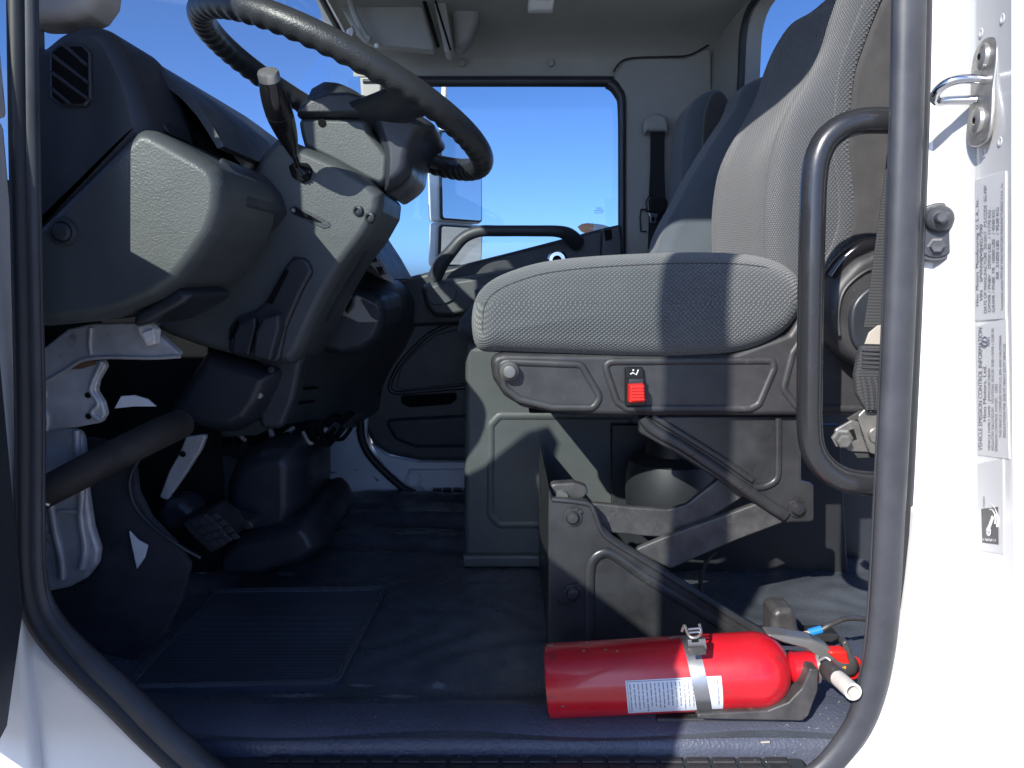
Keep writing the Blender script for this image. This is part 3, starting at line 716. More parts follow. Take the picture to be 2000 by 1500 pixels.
for dz, sx_, k in ((.025, .02, .86), (.042, .05, .70), (.05, .075, .45)):
    secs.append([Vector((xt + .01 + sx_ + a * (1 - sx_ * 8), 1.55 + (b - 1.55) * k, zt + dz)) for a, b in full])
loft('backrest', secs, m_fabv, seat, sm=4, ang=80)
PP('side_panel', [(1760, -60), (1722, 10), (1695, 75), (1673, 140), (1660, 230), (1658, 300), (1668, 380), (1664, 440), (1640, 500), (1700, 540), (1760, 540)], 1.275, 1.30, m_fab2, seat, r=.008, rd=.02, cr=.02, label='smooth dark cloth side panel')
tube('piping', [W(x, y, 1.283) for x, y in ((1735, -70), (1700, 10), (1675, 75), (1654, 140), (1643, 230), (1642, 300), (1652, 380), (1650, 445), (1625, 510), (1590, 540))], .013, m_fabv, seat, flat=.55, up=(0, -1, 0))
tube('seam', [W(x, y, 1.285) for x, y in ((1739, -40), (1711, 10), (1686, 75), (1665, 140), (1652, 230), (1651, 300), (1661, 380), (1659, 445), (1634, 508))], .0013, m_trim, seat, seg=6)
seam3 = [W(x, y, 1.345) for x, y in ((1545, 262), (1580, 250), (1620, 200), (1640, 180))]
# recliner cover
rc = PP('recliner_cover', [(1625, 560), (1650, 525), (1690, 492), (1760, 490), (1760, 730), (1700, 722), (1660, 700), (1632, 660), (1616, 610)], 1.225, 1.31, m_seatpl, seat, r=.02, rd=.03, sm=5, label='scuffed black recliner cover')
PP('cover_inset', [(1665, 600), (1700, 560), (1760, 540), (1760, 700), (1690, 690), (1665, 660)], 1.215, 1.235, m_smooth, rc, r=.006, sm=5)
tube('recliner_tube', [W(1622, 540, 1.25), W(1650, 505, 1.245), W(1690, 480, 1.24), W(1740, 478, 1.24)], .012, m_gloss, seat)
tube('cover_ridge', [W(1640, 655, 1.222), W(1638, 610, 1.222), W(1650, 565, 1.222), W(1690, 530, 1.222), W(1730, 520, 1.222)], .0025, m_seatpl, seat, seg=6)
# base panel with pressed ribs
bs = PP('base_panel', [(957, 705), (966, 692), (985, 688), (1200, 690), (1430, 690), (1540, 650), (1565, 610), (1600, 600), (1760, 690), (1760, 814), (1180, 814), (1080, 809), (1020, 797), (984, 774), (962, 740)], 1.30, 1.33, m_seatpl, seat, r=.012, rd=.016, cr=.02)
box('base_frame', (.03, 1.335, -.24), (.60, 1.80, -.15), m_black, seat)
def rib(px, Y=1.2985, rad=.0062, mat=None):
    P_ = fillet([Vector(p) for p in px], 16, 4)
    tube('rib', [W(p.x, p.y, Y) for p in P_], rad, mat or m_seatpl, seat, closed=True, sm=0, seg=8, flat=.6, up=(0, -1, 0))
rib([(975, 706), (1135, 712), (1172, 775), (1160, 797), (1080, 796), (1015, 780), (985, 757)])
rib([(1178, 706), (1510, 704), (1512, 720), (1482, 790), (1465, 798), (1225, 798), (1205, 785)])
rib([(1548, 690), (1580, 640), (1720, 700), (1720, 798), (1560, 798), (1530, 760)])
lathe('knob', [(.016, .0), (.016, -.010), (.0125, -.014), (.010, -.0185), (.006, -.0195), (.0001, -.019)], W(995, 724, 1.293), (0, 1, 0), m_pin, seat)
sw = PP('switch_plate', [(1221, 718), (1256, 717), (1262, 793), (1221, 793)], 1.288, 1.30, m_gloss, seat, r=.002, cr=.003)
PP('rocker', [(1228, 740), (1258, 740), (1258, 752), (1229, 754)], 1.276, 1.29, m_smooth, sw, r=.003)
PP('red_rocker', [(1230, 752), (1259, 750), (1262, 786), (1229, 788)], 1.262, 1.29, m_redp, sw, r=.005, cr=.003, label='red ribbed seat-height rocker')
for k in range(5):
    tube('ridge', [W(1234, 757 + k * 6.2, 1.2615), W(1258, 756 + k * 6.2, 1.2615)], .0014, m_redp, sw, seg=6, sm=0)
tube('seat_symbol', [W(1231, 731, 1.2875), W(1236, 728, 1.2875), W(1243, 732, 1.2875), W(1247, 722, 1.2875)], .0012, m_label, sw, seg=6, sm=0)
lathe('seat_symbol', [(.0016, 0), (.0001, -.0005)], W(1237, 723, 1.2875), (0, 1, 0), m_label, sw, seg=8)
# suspension
lb = PP('lower_bracket', [(1071, 948), (1080, 974), (1148, 978), (1163, 992), (1178, 1030), (1200, 1052), (1270, 1094), (1350, 1146), (1440, 1202), (1510, 1242), (1540, 1300), (1068, 1300)], 1.305, 1.325, m_steel_b, seat, r=.006, cr=.008, label='stamped black lower suspension bracket')
tube('pressed_edge', [W(x, y, 1.303) for x, y in ((1152, 1300), (1152, 1200), (1152, 1120), (1160, 1092), (1182, 1080), (1206, 1090), (1260, 1128), (1350, 1184), (1440, 1240), (1470, 1262))], .009, m_steel_b, seat, flat=.5, up=(0, -1, 0), seg=12)
tube('pressed_edge', [W(x, y, 1.303) for x, y in ((1078, 976), (1145, 984), (1160, 1000), (1175, 1038), (1198, 1060), (1270, 1104), (1440, 1212), (1500, 1250))], .004, m_steel_b, seat, flat=.6, up=(0, -1, 0), seg=8)
box('bracket_flange', W(1070, 960, 1.325) + Vector((0, 0, -.5)), W(1078, 960, 1.325) + Vector((0, .30, 0)), m_steel_b, seat) if False else None
loft('bracket_flange', [[W(1072, 950, 1.31), W(1072, 1290, 1.31)], [W(1072, 950, 1.31) + Vector((-.004, .40, 0)), W(1072, 1290, 1.31) + Vector((-.004, .40, 0))]], m_steel_b, seat, closed=False, cap=False)
PP('upper_hook', [(1070, 945), (1120, 942), (1145, 950), (1150, 962), (1138, 976), (1085, 976)], 1.335, 1.36, m_arm, seat, r=.005, cr=.01)
lathe('pivot_tube', [(.011, 0), (.011, .05), (.0001, .05)], W(1098, 972, 1.326), (0, 1, .1), m_pin, seat)
lathe('bellows', [(.085, -.085), (.093, -.07), (.096, -.03), (.094, .01), (.088, .035), (.07, .045), (.055, .05), (.052, .10), (.052, .14)], W(1310, 930, 1.60), (0, 0, 1), m_seal2, seat, seg=40)
lathe('bellows_plate', [(.10, 0), (.104, .003), (.10, .007), (.0001, .0072)], W(1300, 1004, 1.60), (0, 0, 1), m_arm, seat, seg=32)
PP('scissor_arm', [(1148, 981), (1240, 991), (1305, 995), (1340, 986), (1380, 955), (1440, 906), (1500, 940), (1430, 985), (1380, 1018), (1345, 1044), (1310, 1051), (1260, 1048), (1180, 1040), (1160, 1000)], 1.355, 1.37, m_arm, seat, r=.004, cr=.01)
PP('scissor_arm', [(1235, 1075), (1300, 1048), (1400, 1012), (1500, 975), (1560, 1010), (1440, 1055), (1310, 1112)], 1.335, 1.35, m_arm, seat, r=.004, cr=.008)
PP('upper_bracket', [(1248, 812), (1566, 812), (1566, 940), (1590, 946), (1590, 1020), (1536, 1022), (1440, 962), (1330, 892), (1248, 846)], 1.325, 1.34, m_steel_b, seat, r=.005, cr=.008)
tube('pressed_edge', [W(x, y, 1.322) for x, y in ((1256, 815), (1275, 838), (1340, 876), (1420, 930), (1500, 985), (1536, 1008))], .010, m_steel_b, seat, flat=.6, up=(0, -1, 0))
tube('pressed_edge', [W(x, y, 1.322) for x, y in ((1275, 812), (1310, 834), (1400, 890), (1470, 938))], .006, m_steel_b, seat, flat=.6, up=(0, -1, 0))
tube('pressed_edge', [W(x, y, 1.322) for x, y in ((1520, 815), (1520, 900), (1517, 935), (1495, 950), (1470, 952))], .006, m_steel_b, seat, flat=.6, up=(0, -1, 0))
for (x, y, Y) in ((1118, 1010, 1.302), (1118, 1158, 1.302), (1557, 993, 1.322)):
    lathe('bolt', [(.0165, .001), (.0160, -.002), (.0125, -.0022), (.0118, -.006), (.0085, -.0095), (.0001, -.0105)], W(x, y, Y), (0, 1, 0), m_steel_b, seat, seg=24)
    for k in range(2):
        a = R(70 if Y > 1.31 else 40) + k * .45
        lathe('clip_ear', [(.0035, 0), (.0035, -.003), (.0001, -.003)], W(x, y, Y) + Vector((math.cos(a) * .017, -.001, math.sin(a) * .017)), (0, 1, 0), m_steel_b, seat, seg=8)
PP('shade_sheet', [(1195, 830), (1640, 830), (1660, 1180), (1640, 1190), (1195, 1160)], 1.71, 1.73, m_seal2, seat, r=.004)  # added dark sheet standing in for the shade under the seat
box('floor_rail', (.08, 1.33, FZ), (.60, 1.37, FZ + .03), m_steel_b, seat)
tube('air_hose', [W(1398, 1078, 1.45), W(1378, 1100, 1.44), (W(1368, 1140, 1.44)), W(1375, 1200, 1.45)], .0045, m_pipe, seat)
# ------------------------------------------------------------ passenger bench and seats
ped = thing('bench_seat', 'grey passenger bench seat on a boxed pedestal, beyond the driver seat', 'seat', (.1, 1.95, FZ))
PB = XZ([(908, 690), (912, 676), (1240, 676), (1240, 1112), (905, 1112)], 1.73)
rprism('pedestal', PB, 1.735, 2.30, m_dash, ped, r=.014, cr=.012, label='grey grained plastic pedestal box with recessed panel')
PP('pedestal_lip', [(903, 1085), (1240, 1085), (1240, 1110), (903, 1110)], 1.715, 1.74, m_dash, ped, r=.008)
pi_ = fillet([Vector(p) for p in [(958, 830), (975, 812), (1240, 812), (1240, 1025), (975, 1025), (958, 1005)]], 12, 4)
tube('panel_border', [W(p.x, p.y, 1.735) for p in pi_], .009, m_dash, ped, closed=True, sm=0, seg=10, flat=.55, up=(0, -1, 0))
rprism('cushion', [(-.09, -.15), (-.09, -.06), (-.05, -.02), (.3, -.01), (.5, -.02), (.5, -.15)], 1.86, 2.36, m_fabp, ped, r=.03, sm=4)
def backr(name, px, Y0, Y1, mat, **k): return PP(name, px, Y0, Y1, mat, ped, **k)
backr('middle_backrest', [(1284, 560), (1290, 480), (1304, 440), (1326, 400), (1352, 350), (1392, 282), (1440, 210), (1480, 150), (1640, 150), (1640, 560)], 1.95, 2.14, m_fabp, r=.035, sm=4)
tube('seam', [W(x, y, 1.863) for x, y in ((1300, 492), (1330, 462), (1370, 425), (1420, 385))], .0001, m_fab2, ped, seg=6)
backr('outer_backrest', [(1325, 560), (1328, 480), (1335, 330), (1337, 280), (1345, 225), (1362, 190), (1392, 172), (1412, 172), (1426, 192), (1432, 240), (1460, 300), (1500, 560)], 2.16, 2.37, m_fabp, r=.03, sm=4)
backr('outer_backrest_side', [(1374, 290), (1377, 230), (1388, 190), (1402, 176), (1416, 182), (1427, 205), (1430, 250), (1428, 300), (1374, 330)], 2.14, 2.2, m_fab2, r=.01, sm=4)
# ------------------------------------------------------------ passenger belt
pb = thing('passenger_belt', 'black passenger seat belt hanging on the grey pillar trim', 'seat belt', W(1283, 240, 2.4))
PP('belt_guide', [(1259, 262), (1257, 240), (1266, 224), (1284, 219), (1302, 226), (1308, 242), (1306, 262), (1300, 256), (1266, 256)], 2.36, 2.395, m_trim, pb, r=.012, cr=.01)
PP('webbing', [(1271, 252), (1298, 252), (1298, 330), (1300, 392), (1267, 392), (1270, 330)], 2.372, 2.376, m_belt, pb, r=.001)
PP('webbing', [(1268, 410), (1294, 410), (1288, 520), (1264, 520)], 2.372, 2.376, m_belt, pb, r=.001)
PP('belt_stop', [(1262, 392), (1268, 382), (1300, 384), (1305, 396), (1300, 418), (1264, 414)], 2.345, 2.372, m_gloss, pb, r=.006, cr=.006)
PP('tongue', [(1266, 414), (1288, 414), (1283, 424), (1281, 436), (1270, 436), (1270, 424)], 2.355, 2.36, m_chrome, pb, r=.001)
PP('tongue_slot', [(1273, 424), (1280, 424), (1278, 432), (1274, 432)], 2.352, 2.356, m_black, pb, r=.0005)
tube('belt_loop', [W(x, y, 2.395) for x, y in ((1268, 409), (1252, 409), (1250, 425), (1252, 452), (1262, 452))], .003, m_smooth, pb, seg=6, sm=0)
# ------------------------------------------------------------ passenger door
pd = thing('passenger_door', 'closed passenger door of dark trim with a big window', 'door', (0, 2.45, -.6))
fr = [(640, 166), (1172, 166), (1208, 188), (1212, 300), (1210, 430), (1190, 458), (775, 560), (700, 560)]
fo = [(600, 149), (1180, 149), (1222, 170), (1222, 190), (1222, 500), (1222, 560), (775, 700), (600, 700)]
# frame: top bar, rear bar, sill
def strip(name, px, Y0, Y1, mat, r=.006, **k): return PP(name, px, Y0, Y1, mat, pd, r=r, **k)
topin = [Vector(p) for p in [(720, 170), (1140, 170), (1182, 173), (1200, 190), (1206, 215), (1207, 330), (1207, 540)]]
topout = [Vector(p) for p in [(700, 149), (1150, 149), (1195, 152), (1215, 172), (1222, 200), (1222, 330), (1222, 540)]]
a_ = catmull(topin, 4, False); b_ = catmull(topout, 4, False)
loft('window_frame', [[W(p.x, p.y, 2.43) for p in b_], [W(p.x, p.y, 2.405) for p in b_], [W((p.x + q.x) / 2, (p.y + q.y) / 2, 2.40) for p, q in zip(b_, a_)], [W(q.x, q.y, 2.415) for q in a_], [W(q.x, q.y, 2.46) for q in a_]], m_seal2, pd, closed=False, cap=False, ang=30)
tube('frame_bead', [W((p.x * .55 + q.x * .45), (p.y * .55 + q.y * .45), 2.398) for p, q in zip(b_, a_)], .006, m_seal, pd, sm=0, seg=8)
PP('window_glass', [(640, 120), (1222, 130), (1222, 500), (640, 600)], 2.47, 2.474, m_glass, pd, r=.0005)
strip('door_sill', [(768, 548), (850, 528), (900, 517), (1000, 492), (1100, 466), (1180, 445), (1215, 440), (1216, 620), (768, 640)], 2.36, 2.47, m_dash2, r=.015, cr=.01)
strip('door_corner', [(1176, 446), (1212, 438), (1216, 470), (1216, 520), (1172, 520)], 2.33, 2.37, m_smooth, r=.008, cr=.01)
strip('latch_cover', [(1180, 450), (1194, 447), (1196, 466), (1184, 470)], 2.32, 2.335, m_black, r=.002)
strip('door_card', [(700, 560), (1400, 560), (1400, 905), (820, 902), (760, 890), (728, 870), (710, 835), (700, 780)], 2.385, 2.45, m_dash, r=.02, cr=.03)
ar = strip('armrest', [(818, 556), (850, 548), (950, 532), (1100, 510), (1100, 600), (960, 604), (880, 622), (846, 620), (828, 600)], 2.27, 2.39, m_dash, r=.02, rd=.05, cr=.02)
PP('armrest_cap', [(832, 565), (860, 556), (880, 556), (892, 566), (890, 584), (868, 594), (845, 596), (834, 582)], 2.262, 2.275, m_dash, ar, r=.003, cr=.012)
cp = [(758, 768), (768, 735), (790, 700), (820, 668), (860, 640), (910, 626), (1000, 622), (1000, 752), (860, 762), (780, 770)]
tube('card_groove', [W(x, y, 2.383) for x, y in ((1000, 750), (900, 757), (800, 766), (768, 766), (762, 750), (778, 716), (806, 682), (850, 646), (910, 628), (1000, 624))], .007, m_smooth, pd, flat=.7, up=(0, -1, 0))
strip('card_insert', [(772, 756), (784, 716), (812, 684), (852, 654), (912, 638), (1000, 634), (1000, 742), (880, 752), (790, 762)], 2.376, 2.39, m_dash, r=.004, cr=.01, label='smooth lower insert of the far door')
strip('storage_slot', [(782, 774), (890, 768), (892, 780), (880, 790), (800, 796), (784, 788)], 2.372, 2.39, m_black, r=.003, cr=.008)
strip('lower_bulge', [(748, 820), (1010, 806), (1010, 874), (810, 876), (770, 860)], 2.365, 2.39, m_dash2, r=.015, cr=.02)
tube('pull_bar', [W(848, 545, 2.30), W(862, 515, 2.29), W(882, 490, 2.28), (W(905, 465, 2.275)), W(935, 452, 2.27), W(975, 451, 2.27), W(1040, 451, 2.27), W(1090, 452, 2.28), W(1112, 460, 2.31), W(1128, 475, 2.35)], [.022, .022, .019, .017, .0165, .016, .016, .017, .022, .024], m_dash2, pd, seg=16, flat=.9)
lathe('window_crank', [(.03, 0), (.03, -.006), (.024, -.012), (.0001, -.013)], W(1088, 508, 2.35), (0, 1, 0), m_chrome, pd)
lathe('crank_cap', [(.014, 0), (.012, -.004), (.0001, -.005)], W(1088, 508, 2.336), (0, 1, 0), m_black, pd)
gsx = W(1160, 405, 2.468)
text('glass_stamp', 'HINO\nLAMISAFE\nAS-2 M37', .007, W(1170, 408, 2.468), (1, 0, 0), (0, 0, 1), m_inkl, pd, al='CENTER')
# far white sill, kick panel, seal
kp = PP('body_plate', [(560, 800), (720, 800), (716, 850), (722, 880), (760, 925), (800, 962), (640, 968), (560, 968)], 2.375, 2.43, m_whited, r=.008, cr=.01)
tag(kp, 'white painted kick panel with scuffs at the far end of the footwell', 'kick panel')
ss = thing('passenger_sill', 'white painted door sill under the passenger door', 'door sill', W(850, 940, 2.4))
PP('sill_panel', [(725, 868), (760, 893), (820, 903), (1100, 903), (1100, 965), (800, 965), (760, 930)], 2.39, 2.43, m_whited, ss, r=.006)
PP('sill_step', [(790, 918), (1100, 916), (1100, 962), (830, 962)], 2.372, 2.40, m_whited, ss, r=.008, cr=.01)
lathe('round_pressing', [(.026, 0), (.024, -.004), (.018, -.004), (.016, -.001), (.0001, -.001)], W(808, 936, 2.372), (0, 1, 0), m_whited, ss)
for k in range(6): PP('scuff_tab', [(845 + k * 20, 955), (862 + k * 20, 955), (862 + k * 20, 961), (845 + k * 20, 961)], 2.352, 2.37, m_smooth, ss, r=.001)
for k, q in enumerate(([(640, 921), (660, 922), (648, 926)], [(650, 948), (662, 944), (668, 950), (655, 954)], [(728, 930), (742, 938), (736, 941)], [(692, 917), (700, 918), (694, 920)])):
    PP('scuff_mark', q, 2.3735, 2.377, m_inkl, kp, r=.0003)
tube('far_door_seal', [W(x, y, 2.36) for x, y in ((703, 780), (704, 830), (708, 862), (724, 892), (756, 926), (790, 955), (810, 964))], .012, m_seal2, None, seg=10)
tag(bpy.data.objects['far_door_seal'], 'black rubber seal curving down beside the white kick panel', 'door seal')
bpy.data.objects['far_door_seal'].name = 'door_seal'
kc = PP('kick_cover', [(586, 850), (612, 836), (618, 880), (621, 915), (606, 930), (590, 926)], 2.25, 2.33, m_dash, r=.01, cr=.01)
tag(kc, 'dark plastic cover standing left of the white kick panel', 'cover')
# far windshield pillar
ap = thing('far_pillar', 'far windshield pillar with pale outer edge beyond the column', 'pillar', W(740, 480, 2.43))
PP('pillar_inner', [(702, 150), (760, 150), (742, 250), (742, 480), (722, 520), (700, 520), (712, 300)], 2.40, 2.46, m_trim, ap, r=.008)
PP('pillar_seal', [(742, 160), (746, 160), (744, 480), (735, 500), (735, 300)], 2.392, 2.40, m_seal2, ap, r=.002)
tube('mirror_arm', [W(747, 300, 2.55), W(750, 380, 2.55), W(752, 450, 2.55), W(744, 480, 2.55), W(732, 492, 2.55)], .012, m_whited, ap)
PP('sill_fill', [(640, 545), (790, 545), (800, 575), (640, 640)], 2.405, 2.45, m_dash2, ap, r=.006)
# ------------------------------------------------------------ far mirrors and marker lamp
mr = thing('side_mirror', 'tall flat side mirror outside the passenger window, upper of the pair', 'mirror', W(890, 430, 2.8), 'mirrors outside the passenger window')
def mirr(root, px, Y, tx, house_w, nm='mirror_glass', tilt=0):
    P_ = [W(x, y, Y) for x, y in px]; c = sum(P_, Vector()) / 4
    lw = max(abs(P_[0].x - P_[1].x), .05) / 2; lh = abs(P_[0].z - P_[3].z) / 2
    rot = Matrix.Rotation(tx, 4, 'Z') @ Matrix.Rotation(tilt, 4, 'X')
    def pl(a, b, d): v = rot @ Vector((a, b, d)); return c + v
    k = 1 / math.cos(tx)
    rprism('housing', [(-lw * k - .006, -lh - .006), (lw * k + .006, -lh - .006), (lw * k + .006, lh + .006), (-lw * k - .006, lh + .006)], 0, house_w, m_whited if nm else m_dash, root, r=.012, cr=.018, place=pl)
    rprism('mirror_rim', [(-lw * k, -lh), (lw * k, -lh), (lw * k, lh), (-lw * k, lh)], -.006, .004, m_seal2, root, r=.002, cr=.015, place=pl)
    rprism(nm, [(-lw * k + .006, -lh + .006), (lw * k - .006, -lh + .006), (lw * k - .006, lh - .006), (-lw * k + .006, lh - .006)], -.008, -.005, m_mirror, root, r=.0005, cr=.012, place=pl)
mirr(mr, [(862, 262), (938, 262), (938, 432), (862, 432)], 2.8, R(48), .06)
tube('bracket_arm', [W(868, 100, 2.84), W(868, 170, 2.84), W(862, 260, 2.84), W(860, 300, 2.84)], .010, m_whited, mr)
mr2 = thing('side_mirror', 'small convex side mirror reflecting the ground, lower of the pair', 'mirror', W(890, 505, 2.8), 'mirrors outside the passenger window')
mirr(mr2, [(860, 441), (938, 441), (938, 520), (860, 520)], 2.8, R(47), .05, tilt=R(4))
ml = thing('marker_lamp', 'amber and clear marker lamp outside the window corner', 'lamp', W(1160, 450, 2.6))
lathe('amber_lens', [(.0001, 0), (.012, .012), (.018, .03), (.02, .05)], W(1128, 443, 2.6), (1, 0, -.18), m_amber, ml, seg=20)
lathe('clear_lens', [(.02, .05), (.022, .08), (.018, .11), (.008, .13), (.0001, .135)], W(1128, 443, 2.6), (1, 0, -.18), m_lens, ml, seg=20)
# ------------------------------------------------------------ grab handle
gh = thing('grab_handle', 'glossy black bent-tube grab handle in front of the seat', 'grab handle', W(1585, 600, 1.06))
tube('bar', [W(x, y, Y) for x, y, Y in ((1748, 236, 1.05), (1715, 235, 1.052), (1680, 237, 1.055), (1645, 248, 1.057), (1615, 272, 1.058), (1598, 305, 1.058), (1590, 350, 1.058), (1586, 450, 1.058), (1583, 600, 1.058), (1581, 750, 1.058), (1581, 830, 1.058), (1588, 878, 1.058), (1610, 912, 1.057), (1645, 935, 1.055), (1690, 944, 1.052), (1740, 945, 1.05))], .0172, m_handle, gh, seg=24, sm=6)
# near belt
nb = thing('driver_belt', 'black driver seat belt with stitched sleeve beside the door pillar', 'seat belt', W(1700, 830, 1.12))
PP('webbing', [(1734, 300), (1760, 300), (1740, 520), (1738, 640), (1688, 640), (1700, 560), (1716, 440), (1728, 360)], 1.10, 1.104, m_beltn, nb, r=.0015)
PP('care_tag', [(1690, 672), (1698, 650), (1715, 636), (1740, 632), (1740, 674)], 1.094, 1.098, m_beige, nb, r=.001)
sv = PP('sleeve', [(1684, 676), (1740, 676), (1740, 800), (1700, 808), (1688, 792), (1676, 770), (1672, 735), (1678, 700)], 1.088, 1.104, m_beltn, nb, r=.005, cr=.008)
for k in range(5): tube('stitch_line', [W(1684, 684 + k * 8.5, 1.087), W(1738, 686 + k * 8.5, 1.087)], .0016, m_seal, sv, seg=6, sm=0)
for k in range(3): tube('fold', [W(1684 + k * 12, 735, 1.088), W(1690 + k * 12, 765, 1.086), W(1694 + k * 10, 800, 1.088)], .0035, m_beltn, sv, seg=8)
PP('buckle_plate', [(1676, 812), (1690, 798), (1712, 806), (1745, 815), (1745, 900), (1700, 885), (1684, 840)], 1.10, 1.106, m_zinc, nb, r=.002, cr=.006)
PP('anchor_plate', [(1630, 840), (1665, 820), (1690, 828), (1712, 868), (1700, 884), (1662, 882), (1640, 870)], 1.118, 1.124, m_zinc, nb, r=.002, cr=.006)
PP('anchor_slot', [(1654, 842), (1668, 838), (1674, 858), (1662, 862)], 1.1165, 1.12, m_black, nb, r=.0005)
PP('anchor_tab', [(1655, 818), (1685, 800), (1690, 812), (1662, 826)], 1.122, 1.127, m_arm, nb, r=.001)
PP('anchor_tab', [(1668, 884), (1710, 880), (1712, 894), (1675, 895)], 1.124, 1.128, m_arm, nb, r=.001)
lathe('anchor_bolt', [(.0155, .006), (.0155, .002), (.0115, .0), (.011, -.014), (.008, -.016), (.0001, -.0155)], W(1646, 857, 1.115), (.2, 1, .1), m_pin, nb, seg=6, ang=20)
lathe('rivet', [(.012, 0), (.011, -.003), (.0001, -.004)], W(1712, 850, 1.098), (0, 1, 0), m_zinc, nb, seg=20)
lf = PP('panel_behind_seat', [(1566, 812), (1760, 790), (1760, 1350), (1640, 1260), (1600, 1100), (1566, 1000)], 1.80, 1.86, m_smooth, r=.01)
tag(lf, 'dark trim panel low behind the driver seat', 'panel')
# ------------------------------------------------------------ jamb hardware
A6, B6 = W(1909, 600, .965), W(1968, 600, .887)
fdir = Vector((A6.x - B6.x, A6.y - B6.y, 0)).normalized(); fn = Vector((0, 0, 1)).cross(fdir)
def jp(px, py, off=0):
    """point on the label face of the jamb"""
    q = lean(py); A_, B_ = W(1909 + q, py, .965), W(1968 + q, py, .887); d = ray(px, py)
    k = d.x / d.y; s_ = (A_.x - k * A_.y) / (k * (B_.y - A_.y) - (B_.x - A_.x))
    return A_.lerp(B_, s_) + fn * off
sk = thing('door_striker', 'zinc door striker loop bolted high on the white jamb', 'striker', jp(1925, 180))
def jplace(a, b, c): # a along fdir, b depth (negative outwards), c up ; about sk origin
    return jp(1925, 180) + fdir * a - fn * b + Vector((0, 0, c))
skp = [(0, .062), (.018, .055), (.024, .035), (.021, .0), (.024, -.035), (.018, -.055), (0, -.062), (-.018, -.055), (-.022, -.03), (-.020, .0), (-.022, .03), (-.018, .055)]
rprism('striker_plate', [(a * 1.45, c) for a, c in skp], -.005, .0, m_zinc, sk, r=.002, sm=3, place=jplace)
for c in (.04, -.032):
    scr = lathe('screw', [(.0155, 0), (.0145, .004), (.011, .0055), (.005, .0055), (.0045, .003), (.0001, .003)], jplace(0, -.005, c), fn, m_zinc, sk, seg=24)
    lathe('hex_recess', [(.0038, .0), (.0036, .0006), (.0001, .0007)], jplace(0, -.0102, c), fn, m_black, scr, seg=6, ang=10)
tube('striker_loop', [jplace(-.008, -.002, .012), jplace(-.008, -.030, .014), jplace(-.004, -.046, .010), jplace(.008, -.052, .002), jplace(.020, -.046, -.004), jplace(.020, -.030, -.004), jplace(.012, -.004, -.006)], .0055, m_chrome, sk, seg=12, sm=5)
# door switch (rubber plunger) on the white strip
ds = thing('door_switch', 'black rubber door plunger switch on the white jamb', 'switch', W(1828, 455, 1.025))
o_ = W(1829, 455, 1.022); f2 = Vector((.93, -.36, 0)); n2 = Vector((-.36, -.93, 0))
def dplace(a, b, c): return o_ + f2 * a - n2 * b + Vector((0, 0, c))
oval = [(math.cos(t) * .026, math.sin(t) * .020 + (.018 if math.sin(t) > 0 else -.018)) for t in [2 * math.pi * k / 32 for k in range(32)]]
rprism('switch_plate', oval, -.008, .0, m_seal, ds, r=.003, place=dplace)
rprism('switch_pad', [(a * .82, c * .85) for a, c in oval], -.011, -.007, m_smooth, ds, r=.002, place=dplace)
lathe('plunger', [(.017, 0), (.017, .008), (.014, .014), (.008, .017), (.0075, .026), (.005, .029), (.0001, .029)], dplace(0, -.01, .017), n2, m_seal, ds, seg=28)
lathe('bolt', [(.012, 0), (.012, .002), (.0085, .003), (.0085, .008), (.007, .009), (.0001, .0085)], dplace(0, -.01, -.018), n2, m_seal, ds, seg=6, ang=15)
# stickers
def sticker(name, px, label, lines, cat='sticker'):
    q = [jp(x, y, .0012) for x, y in px]; c = sum(q, Vector()) / 4
    root = thing(name, label, cat, c)
    # axes on the face
    u = fdir; w0 = (q[0] - c).dot(u); w1 = (q[1] - c).dot(u); h0 = q[2].z; h1 = q[0].z
    bm = bmesh.new()
    vs = [bm.verts.new(p) for p in q] + [bm.verts.new(p - fn * .001) for p in q]
    bm.faces.new(vs[:4]); 
    for i in range(4): bm.faces.new((vs[i], vs[(i + 1) % 4], vs[(i + 1) % 4 + 4], vs[i + 4]))
    finish('paper', bm, m_label, root, smooth=False)
    return root, q
s1, q1 = sticker('certification_label', [(1907, 352), (1966, 334), (1966, 622), (1907, 626)], 'upper white certification sticker on the jamb, starting with the maker name', [])
def jtext(root, s, px, py, hpx, lenpx, bold=0):
    """text running upward from (px,py); cap height hpx and length lenpx, on the label face"""
    t = text('lettering', s, 1.0, (0, 0, 0), (1, 0, 0), (0, 1, 0), m_ink, root, ext=0, lift=0, bold=bold)
    L = max(v.co.x for v in t.data.vertices)
    t.matrix_parent_inverse = Matrix.Translation(-root.location)
    for v in t.data.vertices:
        v.co = jp(px - v.co.y / .72 * hpx, py - v.co.x / L * lenpx, .0016)
    return t
jtext(s1, 'Hino  Motors  Manufacturing  U. S. A., Inc.', 1914, 598, 6, 210)
jtext(s1, 'VIN    5PVNV8JV0J4S57590', 1922, 588, 6, 150)
jtext(s1, 'DATE OF MANUFACTURE  03/2017   P.S.CODE  SG-PBF', 1930, 612, 6, 250)
jtext(s1, 'GVWR / PNBV   25950 LBS   / 11770 KG', 1938, 610, 6, 200)
jtext(s1, 'GAWR / PNBE  FR  10000 LBS   / 4540 KG', 1946, 610, 6, 200)
jtext(s1, 'RR  21000 LBS   / 9530 KG', 1954, 545, 6, 140)
jtext(s1, 'Incomplete vehicle MFD BY HINO MOTORS MANUFACTURING U.S.A., Inc.', 1962, 606, 5, 250)
s2, q2 = sticker('emission_label', [(1908, 638), (1967, 622), (1973, 896), (1912, 888)], 'middle white emission control sticker on the jamb', [])
jtext(s2, 'VEHICLE EMISSION CONTROL INFORMATION', 1921, 880, 8, 240, .0)
jtext(s2, 'Hino Motors, Ltd.', 1929, 824, 7, 110)
